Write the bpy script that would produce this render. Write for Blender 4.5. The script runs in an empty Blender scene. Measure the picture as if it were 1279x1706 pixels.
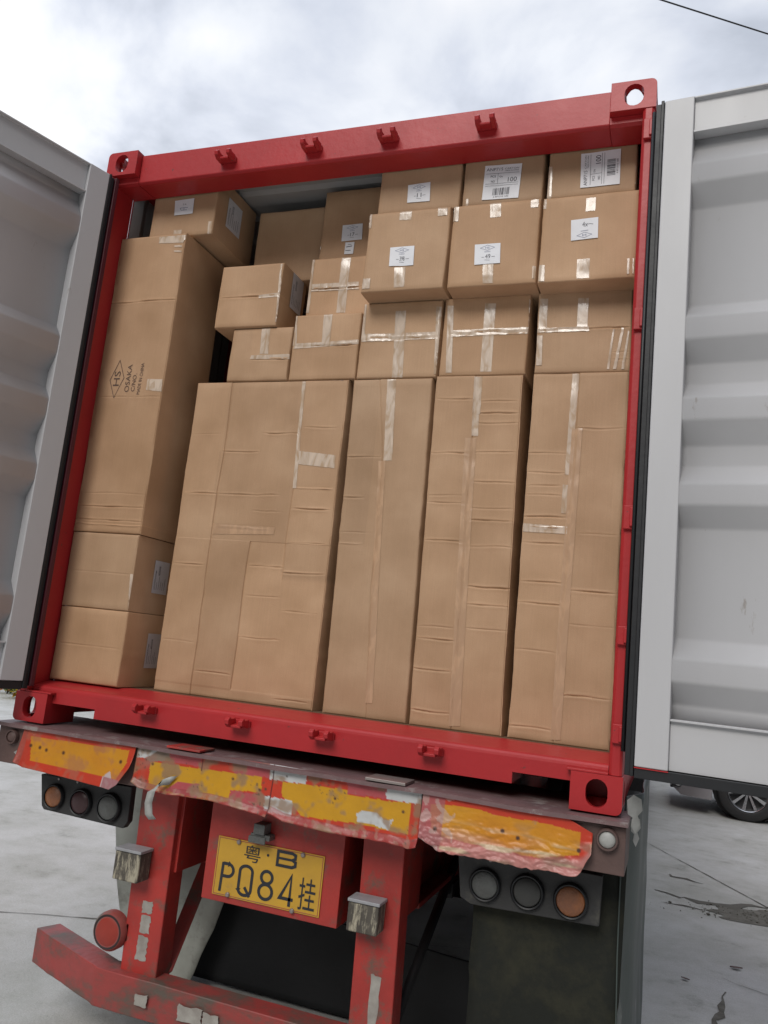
import bpy, bmesh, math, random
from mathutils import Vector, Matrix, noise
R = math.radians
random.seed(7)
scene = bpy.context.scene
COL = scene.collection
Z0 = 1.2            # height of the container's underside over the ground; everything below is measured from there

# ------------------------------------------------------------------ camera
cam_d = bpy.data.cameras.new('camera')
cam = bpy.data.objects.new('camera', cam_d)
COL.objects.link(cam)
right = Vector((0.93829668, 0.33096473, 0.10030797))
up = Vector((-0.0373752, -0.19130417, 0.98081895))
fwd = Vector((-0.34380581, 0.92404819, 0.1671302))
M = Matrix((right, up, -fwd)).transposed().to_4x4()
M.translation = Vector((2.57295, -2.75240, 0.43831 + Z0))
cam.matrix_world = M
cam_d.sensor_fit = 'VERTICAL'
cam_d.sensor_height = 32.0
cam_d.lens = 1344.28 / 1706 * 32.0
cam_d.clip_start = 0.05
cam_d.clip_end = 2000
scene.camera = cam

# ------------------------------------------------------------------ sky: cloudy daylight
SUN_EL, SUN_AZ = 40, 187      # azimuth measured clockwise from +y
w = bpy.data.worlds.new('World')
scene.world = w
w.use_nodes = True
nt = w.node_tree
for n in list(nt.nodes): nt.nodes.remove(n)
def N(nt, typ, **kw):
    n = nt.nodes.new(typ)
    for k, v in kw.items():
        if k.startswith('i_'): n.inputs[k[2:].replace('_', ' ')].default_value = v
        else: setattr(n, k, v)
    return n
def ramp(nt, stops, interp='LINEAR'):
    n = nt.nodes.new('ShaderNodeValToRGB')
    e = n.color_ramp.elements
    while len(e) > 1: e.remove(e[0])
    e[0].position, e[0].color = stops[0][0], (*stops[0][1], 1)
    for p, c in stops[1:]:
        x = e.new(p); x.color = (*c, 1)
    n.color_ramp.interpolation = interp
    return n
out = N(nt, 'ShaderNodeOutputWorld')
bg = N(nt, 'ShaderNodeBackground'); bg.inputs['Strength'].default_value = 0.1
sky = N(nt, 'ShaderNodeTexSky', sky_type='NISHITA', sun_disc=False)
sky.sun_elevation = R(SUN_EL); sky.sun_rotation = R(SUN_AZ)
tc = N(nt, 'ShaderNodeTexCoord')
sep = N(nt, 'ShaderNodeSeparateXYZ'); nt.links.new(tc.outputs['Generated'], sep.inputs[0])
zz = N(nt, 'ShaderNodeMath', operation='MAXIMUM'); nt.links.new(sep.outputs['Z'], zz.inputs[0]); zz.inputs[1].default_value = 0.0
za = N(nt, 'ShaderNodeMath', operation='ADD'); nt.links.new(zz.outputs[0], za.inputs[0]); za.inputs[1].default_value = 0.22
cx = N(nt, 'ShaderNodeMath', operation='DIVIDE'); nt.links.new(sep.outputs['X'], cx.inputs[0]); nt.links.new(za.outputs[0], cx.inputs[1])
cy = N(nt, 'ShaderNodeMath', operation='DIVIDE'); nt.links.new(sep.outputs['Y'], cy.inputs[0]); nt.links.new(za.outputs[0], cy.inputs[1])
cmb = N(nt, 'ShaderNodeCombineXYZ'); nt.links.new(cx.outputs[0], cmb.inputs[0]); nt.links.new(cy.outputs[0], cmb.inputs[1]); cmb.inputs[2].default_value = 1.3
n1 = N(nt, 'ShaderNodeTexNoise'); nt.links.new(cmb.outputs[0], n1.inputs['Vector'])
n1.inputs['Scale'].default_value = 2.1; n1.inputs['Detail'].default_value = 7; n1.inputs['Roughness'].default_value = 0.5; n1.inputs['Distortion'].default_value = 0.35
cl = ramp(nt, [(0.0, (3.0, 3.2, 3.8)), (0.38, (3.9, 4.2, 4.9)), (0.46, (5.2, 5.6, 6.4)), (0.515, (6.8, 7.2, 8.1)), (0.565, (8.3, 8.6, 9.2)), (0.64, (9.8, 9.8, 10.0)), (1.0, (10.8, 10.7, 10.7))])
# colour ramps clamp at 1 in the picker but accept higher values: scale after the ramp
for el in cl.color_ramp.elements: el.color = tuple(c / 12 for c in el.color[:3]) + (1,)
sc_ = N(nt, 'ShaderNodeVectorMath', operation='SCALE'); sc_.inputs['Scale'].default_value = 12.0
nt.links.new(n1.outputs['Fac'], cl.inputs['Fac']); nt.links.new(cl.outputs['Color'], sc_.inputs[0])
n2 = N(nt, 'ShaderNodeTexNoise'); nt.links.new(cmb.outputs[0], n2.inputs['Vector'])
n2.inputs['Scale'].default_value = 0.8; n2.inputs['Detail'].default_value = 3
thin = ramp(nt, [(0.35, (1, 1, 1)), (0.5, (0.86, 0.86, 0.86)), (0.7, (0.97, 0.97, 0.97))]); nt.links.new(n2.outputs['Fac'], thin.inputs['Fac'])
mx = N(nt, 'ShaderNodeMix', data_type='RGBA')
nt.links.new(thin.outputs['Color'], mx.inputs['Factor']); nt.links.new(sky.outputs[0], mx.inputs['A']); nt.links.new(sc_.outputs[0], mx.inputs['B'])
# unseen sky shaped to steer the light: zenith boosted, low rear and right dimmed
def mrange(src, a, b, c, d):
    n = N(nt, 'ShaderNodeMapRange', interpolation_type='SMOOTHSTEP'); nt.links.new(src, n.inputs['Value'])
    for k, v in zip(('From Min', 'From Max', 'To Min', 'To Max'), (a, b, c, d)): n.inputs[k].default_value = v
    return n.outputs[0]
def mth(op, a, b):
    n = N(nt, 'ShaderNodeMath', operation=op)
    for i_, v in enumerate((a, b)):
        if isinstance(v, (int, float)): n.inputs[i_].default_value = v
        else: nt.links.new(v, n.inputs[i_])
    return n.outputs[0]
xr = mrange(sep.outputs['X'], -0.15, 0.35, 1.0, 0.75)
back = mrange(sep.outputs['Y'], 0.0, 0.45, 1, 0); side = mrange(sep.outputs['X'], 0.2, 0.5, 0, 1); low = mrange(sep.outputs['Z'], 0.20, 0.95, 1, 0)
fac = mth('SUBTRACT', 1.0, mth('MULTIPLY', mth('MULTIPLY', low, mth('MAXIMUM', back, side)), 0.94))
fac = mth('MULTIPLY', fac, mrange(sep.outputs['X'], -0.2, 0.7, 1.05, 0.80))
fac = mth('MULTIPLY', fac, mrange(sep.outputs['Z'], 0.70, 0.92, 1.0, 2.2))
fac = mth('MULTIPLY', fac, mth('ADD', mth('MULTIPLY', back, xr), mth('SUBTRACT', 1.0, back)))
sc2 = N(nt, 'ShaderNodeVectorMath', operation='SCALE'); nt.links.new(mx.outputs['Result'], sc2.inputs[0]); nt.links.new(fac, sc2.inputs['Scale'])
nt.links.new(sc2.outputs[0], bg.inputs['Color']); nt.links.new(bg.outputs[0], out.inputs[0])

sun_d = bpy.data.lights.new('sun', 'SUN'); sun_d.energy = 1.75; sun_d.angle = R(28); sun_d.color = (1, 0.97, 0.92)
sun = bpy.data.objects.new('sun', sun_d); COL.objects.link(sun)
sd = Vector((math.sin(R(SUN_AZ)) * math.cos(R(SUN_EL)), math.cos(R(SUN_AZ)) * math.cos(R(SUN_EL)), math.sin(R(SUN_EL))))
sun.rotation_euler = sd.to_track_quat('Z', 'Y').to_euler(); sun.location = (0, -10, 20)

vs = scene.view_settings
scene.display_settings.display_device = 'sRGB'
vs.view_transform = 'Standard'; vs.look = 'None'; vs.exposure = 0.12; vs.gamma = 1.0; vs.use_curve_mapping = False
scene.cycles.max_bounces = 6; scene.cycles.diffuse_bounces = 2; scene.cycles.glossy_bounces = 3

# ------------------------------------------------------------------ materials
def mat(name, base, rough=0.5, dark=None, amount=0.5, nscale=6.0, bump=0.0, bscale=60.0, metallic=0.0, spec=0.5,
        stretch=(1, 1, 1), vcol=None, coat=0.0, dirt=None, dlo=0.58, dhi=0.7, dscale=9.0, rvar=0.12, objrand=0.0, emit=None):
    m = bpy.data.materials.new(name); m.use_nodes = True
    t = m.node_tree; b = t.nodes['Principled BSDF']
    b.inputs['Roughness'].default_value = rough; b.inputs['Metallic'].default_value = metallic
    b.inputs['Specular IOR Level'].default_value = spec; b.inputs['Coat Weight'].default_value = coat; b.inputs['Coat Roughness'].default_value = 0.15
    tcn = N(t, 'ShaderNodeTexCoord'); mp = N(t, 'ShaderNodeMapping'); mp.inputs['Scale'].default_value = stretch
    t.links.new(tcn.outputs['Object'], mp.inputs['Vector'])
    no = N(t, 'ShaderNodeTexNoise'); no.inputs['Scale'].default_value = nscale; no.inputs['Detail'].default_value = 7; no.inputs['Roughness'].default_value = 0.6
    t.links.new(mp.outputs[0], no.inputs['Vector'])
    dark = dark or tuple(c * 0.72 for c in base)
    rp = ramp(t, [(0.3, (0, 0, 0)), (0.7, (1, 1, 1))]); t.links.new(no.outputs['Fac'], rp.inputs['Fac'])
    mm = N(t, 'ShaderNodeMath', operation='MULTIPLY'); t.links.new(rp.outputs[0], mm.inputs[0]); mm.inputs[1].default_value = amount
    mix = N(t, 'ShaderNodeMix', data_type='RGBA'); t.links.new(mm.outputs[0], mix.inputs['Factor'])
    if vcol:
        at = N(t, 'ShaderNodeAttribute', attribute_name=vcol); t.links.new(at.outputs['Color'], mix.inputs['A'])
        ml = N(t, 'ShaderNodeMix', data_type='RGBA', blend_type='MULTIPLY'); ml.inputs['Factor'].default_value = 1
        t.links.new(at.outputs['Color'], ml.inputs['A']); ml.inputs['B'].default_value = (*[min(1, d / max(c, 1e-3)) for d, c in zip(dark, base)], 1)
        t.links.new(ml.outputs['Result'], mix.inputs['B'])
    else:
        mix.inputs['A'].default_value = (*base, 1); mix.inputs['B'].default_value = (*dark, 1)
    res = mix.outputs['Result']
    if dirt:
        n3 = N(t, 'ShaderNodeTexNoise'); n3.inputs['Scale'].default_value = dscale; n3.inputs['Detail'].default_value = 9; n3.inputs['Roughness'].default_value = 0.72
        t.links.new(mp.outputs[0], n3.inputs['Vector'])
        r3 = ramp(t, [(dlo, (0, 0, 0)), (dhi, (1, 1, 1))]); t.links.new(n3.outputs['Fac'], r3.inputs['Fac'])
        m3 = N(t, 'ShaderNodeMix', data_type='RGBA'); t.links.new(r3.outputs[0], m3.inputs['Factor']); t.links.new(res, m3.inputs['A']); m3.inputs['B'].default_value = (*dirt, 1)
        res = m3.outputs['Result']
    if objrand:
        oi = N(t, 'ShaderNodeObjectInfo'); mr = N(t, 'ShaderNodeMapRange'); mr.inputs['To Min'].default_value = 1 - objrand; mr.inputs['To Max'].default_value = 1 + objrand * .6
        t.links.new(oi.outputs['Random'], mr.inputs['Value'])
        hs = N(t, 'ShaderNodeHueSaturation'); t.links.new(mr.outputs[0], hs.inputs['Value']); t.links.new(res, hs.inputs['Color']); res = hs.outputs['Color']
    t.links.new(res, b.inputs['Base Color'])
    rr = N(t, 'ShaderNodeMapRange'); rr.inputs['To Min'].default_value = max(0.03, rough - rvar); rr.inputs['To Max'].default_value = min(1, rough + rvar)
    t.links.new(no.outputs['Fac'], rr.inputs['Value']); t.links.new(rr.outputs[0], b.inputs['Roughness'])
    if bump:
        nb = N(t, 'ShaderNodeTexNoise'); nb.inputs['Scale'].default_value = bscale; nb.inputs['Detail'].default_value = 4
        t.links.new(mp.outputs[0], nb.inputs['Vector'])
        bp = N(t, 'ShaderNodeBump'); bp.inputs['Strength'].default_value = bump; bp.inputs['Distance'].default_value = 0.004
        t.links.new(nb.outputs['Fac'], bp.inputs['Height']); t.links.new(bp.outputs[0], b.inputs['Normal'])
    if emit:
        b.inputs['Emission Color'].default_value = (*emit[:3], 1); b.inputs['Emission Strength'].default_value = emit[3]
    return m

def cardboard():
    m = bpy.data.materials.new('cardboard'); m.use_nodes = True
    t = m.node_tree; b = t.nodes['Principled BSDF']
    b.inputs['Roughness'].default_value = 0.62; b.inputs['Specular IOR Level'].default_value = 0.35
    tcn = N(t, 'ShaderNodeTexCoord'); oi = N(t, 'ShaderNodeObjectInfo')
    ad = N(t, 'ShaderNodeVectorMath', operation='ADD'); t.links.new(tcn.outputs['Object'], ad.inputs[0]); t.links.new(oi.outputs['Location'], ad.inputs[1])
    no = N(t, 'ShaderNodeTexNoise'); no.inputs['Scale'].default_value = 4.0; no.inputs['Detail'].default_value = 5; t.links.new(ad.outputs[0], no.inputs['Vector'])
    mp = N(t, 'ShaderNodeMapping'); mp.inputs['Scale'].default_value = (60, 60, 1.2); t.links.new(ad.outputs[0], mp.inputs['Vector'])
    fl = N(t, 'ShaderNodeTexNoise'); fl.inputs['Scale'].default_value = 3.0; fl.inputs['Detail'].default_value = 3; t.links.new(mp.outputs[0], fl.inputs['Vector'])
    fi = N(t, 'ShaderNodeTexNoise'); fi.inputs['Scale'].default_value = 420; fi.inputs['Detail'].default_value = 2; t.links.new(ad.outputs[0], fi.inputs['Vector'])
    at = N(t, 'ShaderNodeAttribute', attribute_name='tone')
    r1 = ramp(t, [(0.3, (0.41, 0.247, 0.137)), (0.52, (0.475, 0.293, 0.170)), (0.72, (0.54, 0.345, 0.208))]); t.links.new(no.outputs['Fac'], r1.inputs['Fac'])
    def mul(a, lo, hi, src):
        mr = N(t, 'ShaderNodeMapRange'); mr.inputs['From Min'].default_value = 0.3; mr.inputs['From Max'].default_value = 0.7; mr.inputs['To Min'].default_value = lo; mr.inputs['To Max'].default_value = hi
        t.links.new(src, mr.inputs['Value'])
        v = N(t, 'ShaderNodeVectorMath', operation='SCALE'); t.links.new(a, v.inputs[0]); t.links.new(mr.outputs[0], v.inputs['Scale']); return v.outputs[0]
    c = mul(r1.outputs[0], 0.978, 1.022, fl.outputs['Fac']); c = mul(c, 0.965, 1.035, fi.outputs['Fac'])
    v = N(t, 'ShaderNodeVectorMath', operation='MULTIPLY'); t.links.new(c, v.inputs[0]); t.links.new(at.outputs['Color'], v.inputs[1])
    t.links.new(v.outputs[0], b.inputs['Base Color'])
    bp = N(t, 'ShaderNodeBump'); bp.inputs['Strength'].default_value = 0.35; bp.inputs['Distance'].default_value = 0.0012
    ad2 = N(t, 'ShaderNodeMath', operation='ADD'); t.links.new(fl.outputs['Fac'], ad2.inputs[0]); t.links.new(fi.outputs['Fac'], ad2.inputs[1])
    t.links.new(ad2.outputs[0], bp.inputs['Height']); t.links.new(bp.outputs[0], b.inputs['Normal'])
    return m

def tape_mat(name, c1, c2, rough):
    m = bpy.data.materials.new(name); m.use_nodes = True
    t = m.node_tree; b = t.nodes['Principled BSDF']; b.inputs['Roughness'].default_value = rough; b.inputs['Specular IOR Level'].default_value = 0.8
    tcn = N(t, 'ShaderNodeTexCoord'); mp = N(t, 'ShaderNodeMapping'); t.links.new(tcn.outputs['Object'], mp.inputs['Vector'])
    mp.inputs['Rotation'].default_value = (0, R(24), 0); mp.inputs['Scale'].default_value = (1, 1, .35)
    no = N(t, 'ShaderNodeTexNoise'); no.inputs['Scale'].default_value = 34; no.inputs['Detail'].default_value = 4; no.inputs['Distortion'].default_value = 0.8
    t.links.new(mp.outputs[0], no.inputs['Vector'])
    rp = ramp(t, [(0.36, c2), (0.5, c1), (0.62, tuple(min(1, x * 1.14) for x in c1))]); t.links.new(no.outputs['Fac'], rp.inputs['Fac']); t.links.new(rp.outputs[0], b.inputs['Base Color'])
    bp = N(t, 'ShaderNodeBump'); bp.inputs['Strength'].default_value = 0.35; bp.inputs['Distance'].default_value = 0.003
    t.links.new(no.outputs['Fac'], bp.inputs['Height']); t.links.new(bp.outputs[0], b.inputs['Normal'])
    return m

def concrete():
    m = bpy.data.materials.new('concrete_yard'); m.use_nodes = True
    t = m.node_tree; b = t.nodes['Principled BSDF']; b.inputs['Roughness'].default_value = 0.8
    tcn = N(t, 'ShaderNodeTexCoord')
    def nz(s, d=8, r=.6, dist=0.0):
        n = N(t, 'ShaderNodeTexNoise'); n.inputs['Scale'].default_value = s; n.inputs['Detail'].default_value = d; n.inputs['Roughness'].default_value = r; n.inputs['Distortion'].default_value = dist
        t.links.new(tcn.outputs['Object'], n.inputs['Vector']); return n.outputs['Fac']
    r1 = ramp(t, [(0.30, (0.39, 0.387, 0.355)), (0.46, (0.47, 0.468, 0.445)), (0.62, (0.53, 0.53, 0.515)), (0.75, (0.58, 0.58, 0.57))]); t.links.new(nz(0.8, 9, .6, .15), r1.inputs['Fac'])
    r2 = ramp(t, [(0.32, (0.62, 0.62, 0.59)), (0.43, (0.90, 0.90, 0.88)), (0.55, (1.0, 1.0, 1.0)), (0.7, (1.06, 1.06, 1.06))]); t.links.new(nz(3.1, 14, .72, .1), r2.inputs['Fac'])
    r3 = ramp(t, [(0.3, (0.80, 0.80, 0.79)), (0.55, (1.03, 1.03, 1.03))]); t.links.new(nz(130, 5, .75), r3.inputs['Fac'])
    v = N(t, 'ShaderNodeVectorMath', operation='MULTIPLY'); t.links.new(r1.outputs[0], v.inputs[0]); t.links.new(r2.outputs[0], v.inputs[1])
    v2 = N(t, 'ShaderNodeVectorMath', operation='MULTIPLY'); t.links.new(v.outputs[0], v2.inputs[0]); t.links.new(r3.outputs[0], v2.inputs[1])
    t.links.new(v2.outputs[0], b.inputs['Base Color'])
    bp = N(t, 'ShaderNodeBump'); bp.inputs['Strength'].default_value = 0.5; bp.inputs['Distance'].default_value = 0.01
    t.links.new(nz(40, 8, .75), bp.inputs['Height']); t.links.new(bp.outputs[0], b.inputs['Normal'])
    return m

MT = dict(
    card=cardboard(),
    tape=tape_mat('packing_tape', (0.58, 0.46, 0.36), (0.48, 0.335, 0.22), 0.2),  # paler blotches put glare into the tape colour
    cleartape=tape_mat('clear_brown_tape', (0.46, 0.285, 0.168), (0.445, 0.27, 0.157), 0.33),
    paper=mat('label_paper', (0.80, 0.80, 0.83), .6, amount=.25, nscale=20),
    greypaper=mat('dull_label_paper', (0.66, 0.65, 0.68), .6, amount=.4, nscale=20),
    ink=mat('print_ink', (0.06, 0.055, 0.07), .6), blueink=mat('blue_stamp_ink', (0.16, 0.18, 0.30), .6), brownink=mat('carton_print', (0.115, 0.07, 0.05), .7),
    red=mat('red_container_paint', (0.45, 0.024, 0.027), .42, (0.34, 0.020, 0.023), .7, 3.5, .2, 45, spec=.36, coat=.03, dirt=(0.13, 0.045, 0.038), dlo=.645, dhi=.675, dscale=26),
    redw=mat('worn_red_trailer_paint', (0.46, 0.038, 0.028), .45, (0.24, 0.03, 0.026), .8, 5, .3, 60, dirt=(0.15, 0.085, 0.065), dlo=.53, dhi=.66, dscale=8),
    reddirty=mat('dusty_red_paint', (0.40, 0.06, 0.055), .5, (0.2, 0.07, 0.055), .7, 6, .4, 50, dirt=(0.15, 0.12, 0.1), dlo=.52, dhi=.62, dscale=5),
    bar=mat('mud_stained_red_bar', (0.36, 0.05, 0.045), .5, (0.14, 0.045, 0.035), .9, 6, .5, 50, stretch=(.6, .6, 1), dirt=(0.11, 0.085, 0.068), dlo=.44, dhi=.58, dscale=6),
    maroon=mat('shaded_jamb_maroon', (0.07, 0.008, 0.014), .4),  # red darkened to stand for the shaded jamb
    brown=mat('rusty_primer', (0.125, 0.072, 0.062), .6, (0.07, 0.045, 0.04), .7, 8, .4, 60, dirt=(0.2, 0.15, 0.12), dlo=.6, dhi=.72),
    door=mat('pale_grey_door_paint', (0.525, 0.52, 0.53), .40, (0.465, 0.46, 0.468), .7, 2.6, .10, 24, spec=.5, stretch=(1, 1, .3), dirt=(0.36, 0.33, 0.31), dlo=.655, dhi=.70, dscale=17),
    wallin=mat('grey_wall_paint', (0.42, 0.42, 0.43), .5), roof=mat('roof_underside_paint', (0.40, 0.39, 0.385), .55),
    gasket=mat('black_rubber_gasket', (0.010, 0.011, 0.013), .5, (0.012, 0.012, 0.014), .5, 9, .2, 40),
    floor=mat('plywood_floor', (0.16, 0.09, 0.05), .7),
    black=mat('black_steel', (0.025, 0.025, 0.027), .6, (0.012, 0.012, 0.012), .6, 7, .3, 40, dirt=(0.07, 0.06, 0.05), dlo=.6, dhi=.75),
    rubber=mat('tyre_rubber', (0.022, 0.022, 0.024), .75, (0.04, 0.038, 0.035), .6, 8, .3, 40),
    rim=mat('dull_wheel_steel', (0.3, 0.29, 0.28), .5, metallic=.5, dirt=(0.12, 0.1, 0.08), dlo=.5, dhi=.7),
    alloy=mat('bright_alloy', (0.72, 0.72, 0.74), .22, metallic=.9, rvar=.05),
    vinyl=mat('painted_reflective_sheet', (0.5, 0.5, 0.5), .34, (0.39, 0.38, 0.37), .55, 10, .5, 38, vcol='paint', dirt=(0.34, 0.22, 0.15), dlo=.64, dhi=.74, dscale=12, spec=.3),
    plate=mat('yellow_number_plate', (0.60, 0.34, 0.03), .4, (0.44, 0.25, 0.035), .7, 9, .15, 60, dirt=(0.3, 0.2, 0.08), dlo=.62, dhi=.75),
    pblack=mat('plate_black', (0.02, 0.022, 0.03), .45, dirt=(0.06, 0.06, 0.05), dlo=.6, dhi=.75, dscale=30),
    lampbody=mat('lamp_board_black', (0.035, 0.034, 0.034), .6, (0.02, 0.02, 0.02), .6, 12, .3, 60, dirt=(0.09, 0.085, 0.07), dlo=.55, dhi=.75),
    amber=mat('amber_lens', (0.34, 0.125, 0.045), .35, (0.17, 0.075, 0.045), .9, 18, .6, 120), darkred=mat('dark_red_lens', (0.055, 0.022, 0.024), .35), darklens=mat('dusty_dark_lens', (0.05, 0.05, 0.047), .4),
    greylens=mat('grey_lens', (0.13, 0.135, 0.13), .4, (0.075, 0.075, 0.07), .9, 22, .6, 120), redlens=mat('red_reflector', (0.33, 0.035, 0.02), .4, (0.24, 0.03, 0.02), .6, 20),
    bolt=mat('galvanised_bolt', (0.35, 0.3, 0.28), .45, metallic=.6),
    pad=mat('weathered_rubber_pad', (0.115, 0.10, 0.08), .8, (0.05, 0.045, 0.038), .8, 9, .8, 90, stretch=(2.2, 2.2, .5), dirt=(0.40, 0.36, 0.27), dlo=.50, dhi=.60, dscale=16),
    padtop=mat('lit_pad_top_grey', (0.36, 0.36, 0.38), .5, (0.2, 0.2, 0.2), .6, 20),  # lighter grey stands for light on top of the pads
    flap=mat('pale_mudguard_plastic', (0.42, 0.43, 0.39), .6, (0.2, 0.2, 0.17), .7, 4, .2, 30, dirt=(0.13, 0.12, 0.1), dlo=.52, dhi=.72, dscale=5),
    darkflap=mat('dark_mud_flap', (0.022, 0.024, 0.020), .8, (0.014, 0.015, 0.013), .8, 4, .4, 30, dirt=(0.04, 0.039, 0.026), dlo=.5, dhi=.7, dscale=4, spec=.2),
    guard=mat('grey_green_side_sheet', (0.06, 0.078, 0.072), .5, (0.035, 0.048, 0.044), .8, 5, .3, 30, stretch=(1, 1, .4), dirt=(0.26, 0.26, 0.25), dlo=.56, dhi=.68, dscale=6),
    torn=mat('torn_white_plastic', (0.42, 0.42, 0.40), .5, (0.2, 0.2, 0.18), .7, 14, .4, 40),
    whitetape=mat('scuffed_white_reflective_tape', (0.42, 0.40, 0.36), .5, (0.2, 0.17, 0.15), .8, 16, .3, 60),
    conc=concrete(), crack=mat('crack_dirt', (0.085, 0.08, 0.065), .9, (0.16, 0.15, 0.13), .7, 12),
    debris=mat('crumbled_dirt', (0.075, 0.07, 0.055), .95, (0.22, 0.21, 0.18), .8, 11, .9, 50),
    silver=mat('silver_car_paint', (0.30, 0.28, 0.29), .25, metallic=.35, coat=.6, amount=.1), ring=mat('dark_rubber_ring', (0.03, 0.02, 0.02), .6), glass=mat('dark_car_glass', (0.015, 0.018, 0.02), .05, amount=0, rvar=0.0), trim=mat('black_plastic_trim', (0.02, 0.02, 0.021), .5),
    leaf=mat('shrub_leaves', (0.12, 0.24, 0.05), .6, (0.04, 0.09, 0.02), .8, 9), yel=mat('yellow_petals', (0.85, 0.62, 0.04), .6), ora=mat('orange_petals', (0.75, 0.24, 0.04), .6),
    cable=mat('black_cable', (0.02, 0.02, 0.022), .6), pole=mat('concrete_pole', (0.4, 0.39, 0.37), .8), stem=mat('shrub_stem', (0.1, 0.07, 0.04), .8),
)

# ------------------------------------------------------------------ builders
class MB:
    def __init__(s): s.v = []; s.f = []; s.c = []
    def add(s, v, f):
        o = len(s.v); s.v += [tuple(p) for p in v]; s.f += [tuple(i + o for i in q) for q in f]; return s
    def box(s, x0, x1, y0, y1, z0, z1):
        return s.add([(x0, y0, z0), (x1, y0, z0), (x1, y1, z0), (x0, y1, z0), (x0, y0, z1), (x1, y0, z1), (x1, y1, z1), (x0, y1, z1)],
                     [(0, 3, 2, 1), (4, 5, 6, 7), (0, 1, 5, 4), (1, 2, 6, 5), (2, 3, 7, 6), (3, 0, 4, 7)])
    def prism(s, poly, a, b, axis='y'):
        # poly in the two other axes, extruded from a to b along axis
        f = {'y': lambda p, t: (p[0], t, p[1]), 'x': lambda p, t: (t, p[0], p[1]), 'z': lambda p, t: (p[0], p[1], t)}[axis]
        n = len(poly)
        return s.add([f(p, a) for p in poly] + [f(p, b) for p in poly], [tuple(range(n)), tuple(range(2 * n - 1, n - 1, -1))] + [(i, (i + 1) % n + 0, (i + 1) % n + n, i + n) for i in range(n)])
    def tube(s, pts, r, n=8, caps=True):
        P = [Vector(p) for p in pts]; rings = []
        for i, p in enumerate(P):
            d = (P[min(i + 1, len(P) - 1)] - P[max(i - 1, 0)]).normalized()
            a = d.cross(Vector((0, 0, 1)) if abs(d.z) < .95 else Vector((1, 0, 0))).normalized(); b = d.cross(a)
            rr = r[i] if isinstance(r, (list, tuple)) else r
            rings.append([p + (a * math.cos(2 * math.pi * k / n) + b * math.sin(2 * math.pi * k / n)) * rr for k in range(n)])
        v = [q for g in rings for q in g]; f = []
        for i in range(len(P) - 1):
            for k in range(n): f.append((i * n + k, i * n + (k + 1) % n, (i + 1) * n + (k + 1) % n, (i + 1) * n + k))
        if caps: f += [tuple(range(n - 1, -1, -1)), tuple(range((len(P) - 1) * n, len(P) * n))]
        return s.add(v, f)
    def lathe(s, prof, c, axis='y', n=32, close=True):
        # prof: (radius, along)
        v = []; f = []
        for r, t in prof:
            for k in range(n):
                a = 2 * math.pi * k / n; x, z = r * math.cos(a), r * math.sin(a)
                v.append({'y': (c[0] + x, c[1] + t, c[2] + z), 'x': (c[0] + t, c[1] + x, c[2] + z), 'z': (c[0] + x, c[1] + z, c[2] + t)}[axis])
        m = len(prof)
        for i in range(m - 1):
            for k in range(n): f.append((i * n + k, i * n + (k + 1) % n, (i + 1) * n + (k + 1) % n, (i + 1) * n + k))
        if close:
            if prof[0][0] > 1e-6: f.append(tuple(range(n)))
            if prof[-1][0] > 1e-6: f.append(tuple(range((m - 1) * n, m * n)))
        return s.add(v, f)
    def xf(s, fn, start=0):
        s.v[start:] = [tuple(fn(Vector(p))) for p in s.v[start:]]; return s

def thing(name, label, cat, loc, group=None):
    o = bpy.data.objects.new(name, None); COL.objects.link(o); o.empty_display_size = .2
    o.location = (loc[0], loc[1], loc[2] + Z0); o['off'] = tuple(float(t) for t in loc)
    o['label'] = label; o['category'] = cat
    if group: o['group'] = group
    return o
def origin_of(p):
    while p.parent: p = p.parent
    return Vector(p['off'])
def mesh_of(name, mb, m, off, smooth=0, fix=True):
    me = bpy.data.meshes.new(name)
    me.from_pydata([(p[0] - off[0], p[1] - off[1], p[2] - off[2]) for p in mb.v], [], mb.f); me.materials.append(m)
    if fix:
        bm = bmesh.new(); bm.from_mesh(me); bmesh.ops.recalc_face_normals(bm, faces=bm.faces); bm.to_mesh(me); bm.free()
    if mb.c:
        a = me.color_attributes.new(mb.c[0], 'FLOAT_COLOR', 'POINT')
        a.data.foreach_set('color', [x for c in mb.c[1] for x in (*c, 1.0)])
    if smooth:
        me.shade_smooth()
    return me
def part(name, mb, m, parent, bevel=0, smooth=0, solid=0, label=None, segs=2):
    o = bpy.data.objects.new(name, mesh_of(name, mb, m, origin_of(parent), smooth)); COL.objects.link(o); o.parent = parent
    if solid:
        q = o.modifiers.new('thickness', 'SOLIDIFY'); q.thickness = solid; q.offset = 0
    if bevel:
        q = o.modifiers.new('bevel', 'BEVEL'); q.width = bevel; q.segments = segs; q.limit_method = 'ANGLE'; q.angle_limit = R(35)
        if not smooth: o.data.shade_smooth(); q.harden_normals = True
    if smooth and smooth != 1 and not bevel:
        o.data.set_sharp_from_angle(angle=R(smooth))
    if label: o['label'] = label
    return o
def single(name, label, cat, mb, m, loc=(0, 0, 0), group=None, kind=None, smooth=0, solid=0, bevel=0):
    o = bpy.data.objects.new(name, mesh_of(name, mb, m, loc, smooth)); COL.objects.link(o); o.location = (loc[0], loc[1], loc[2] + Z0)
    if kind: o['kind'] = kind
    if label and kind != 'structure': o['label'] = label; o['category'] = cat
    if group: o['group'] = group
    if solid:
        q = o.modifiers.new('thickness', 'SOLIDIFY'); q.thickness = solid; q.offset = 0
    return o
def nz(x, y, z=0.0, s=1.0): return noise.noise(Vector((x * s, y * s, z * s)))

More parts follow.
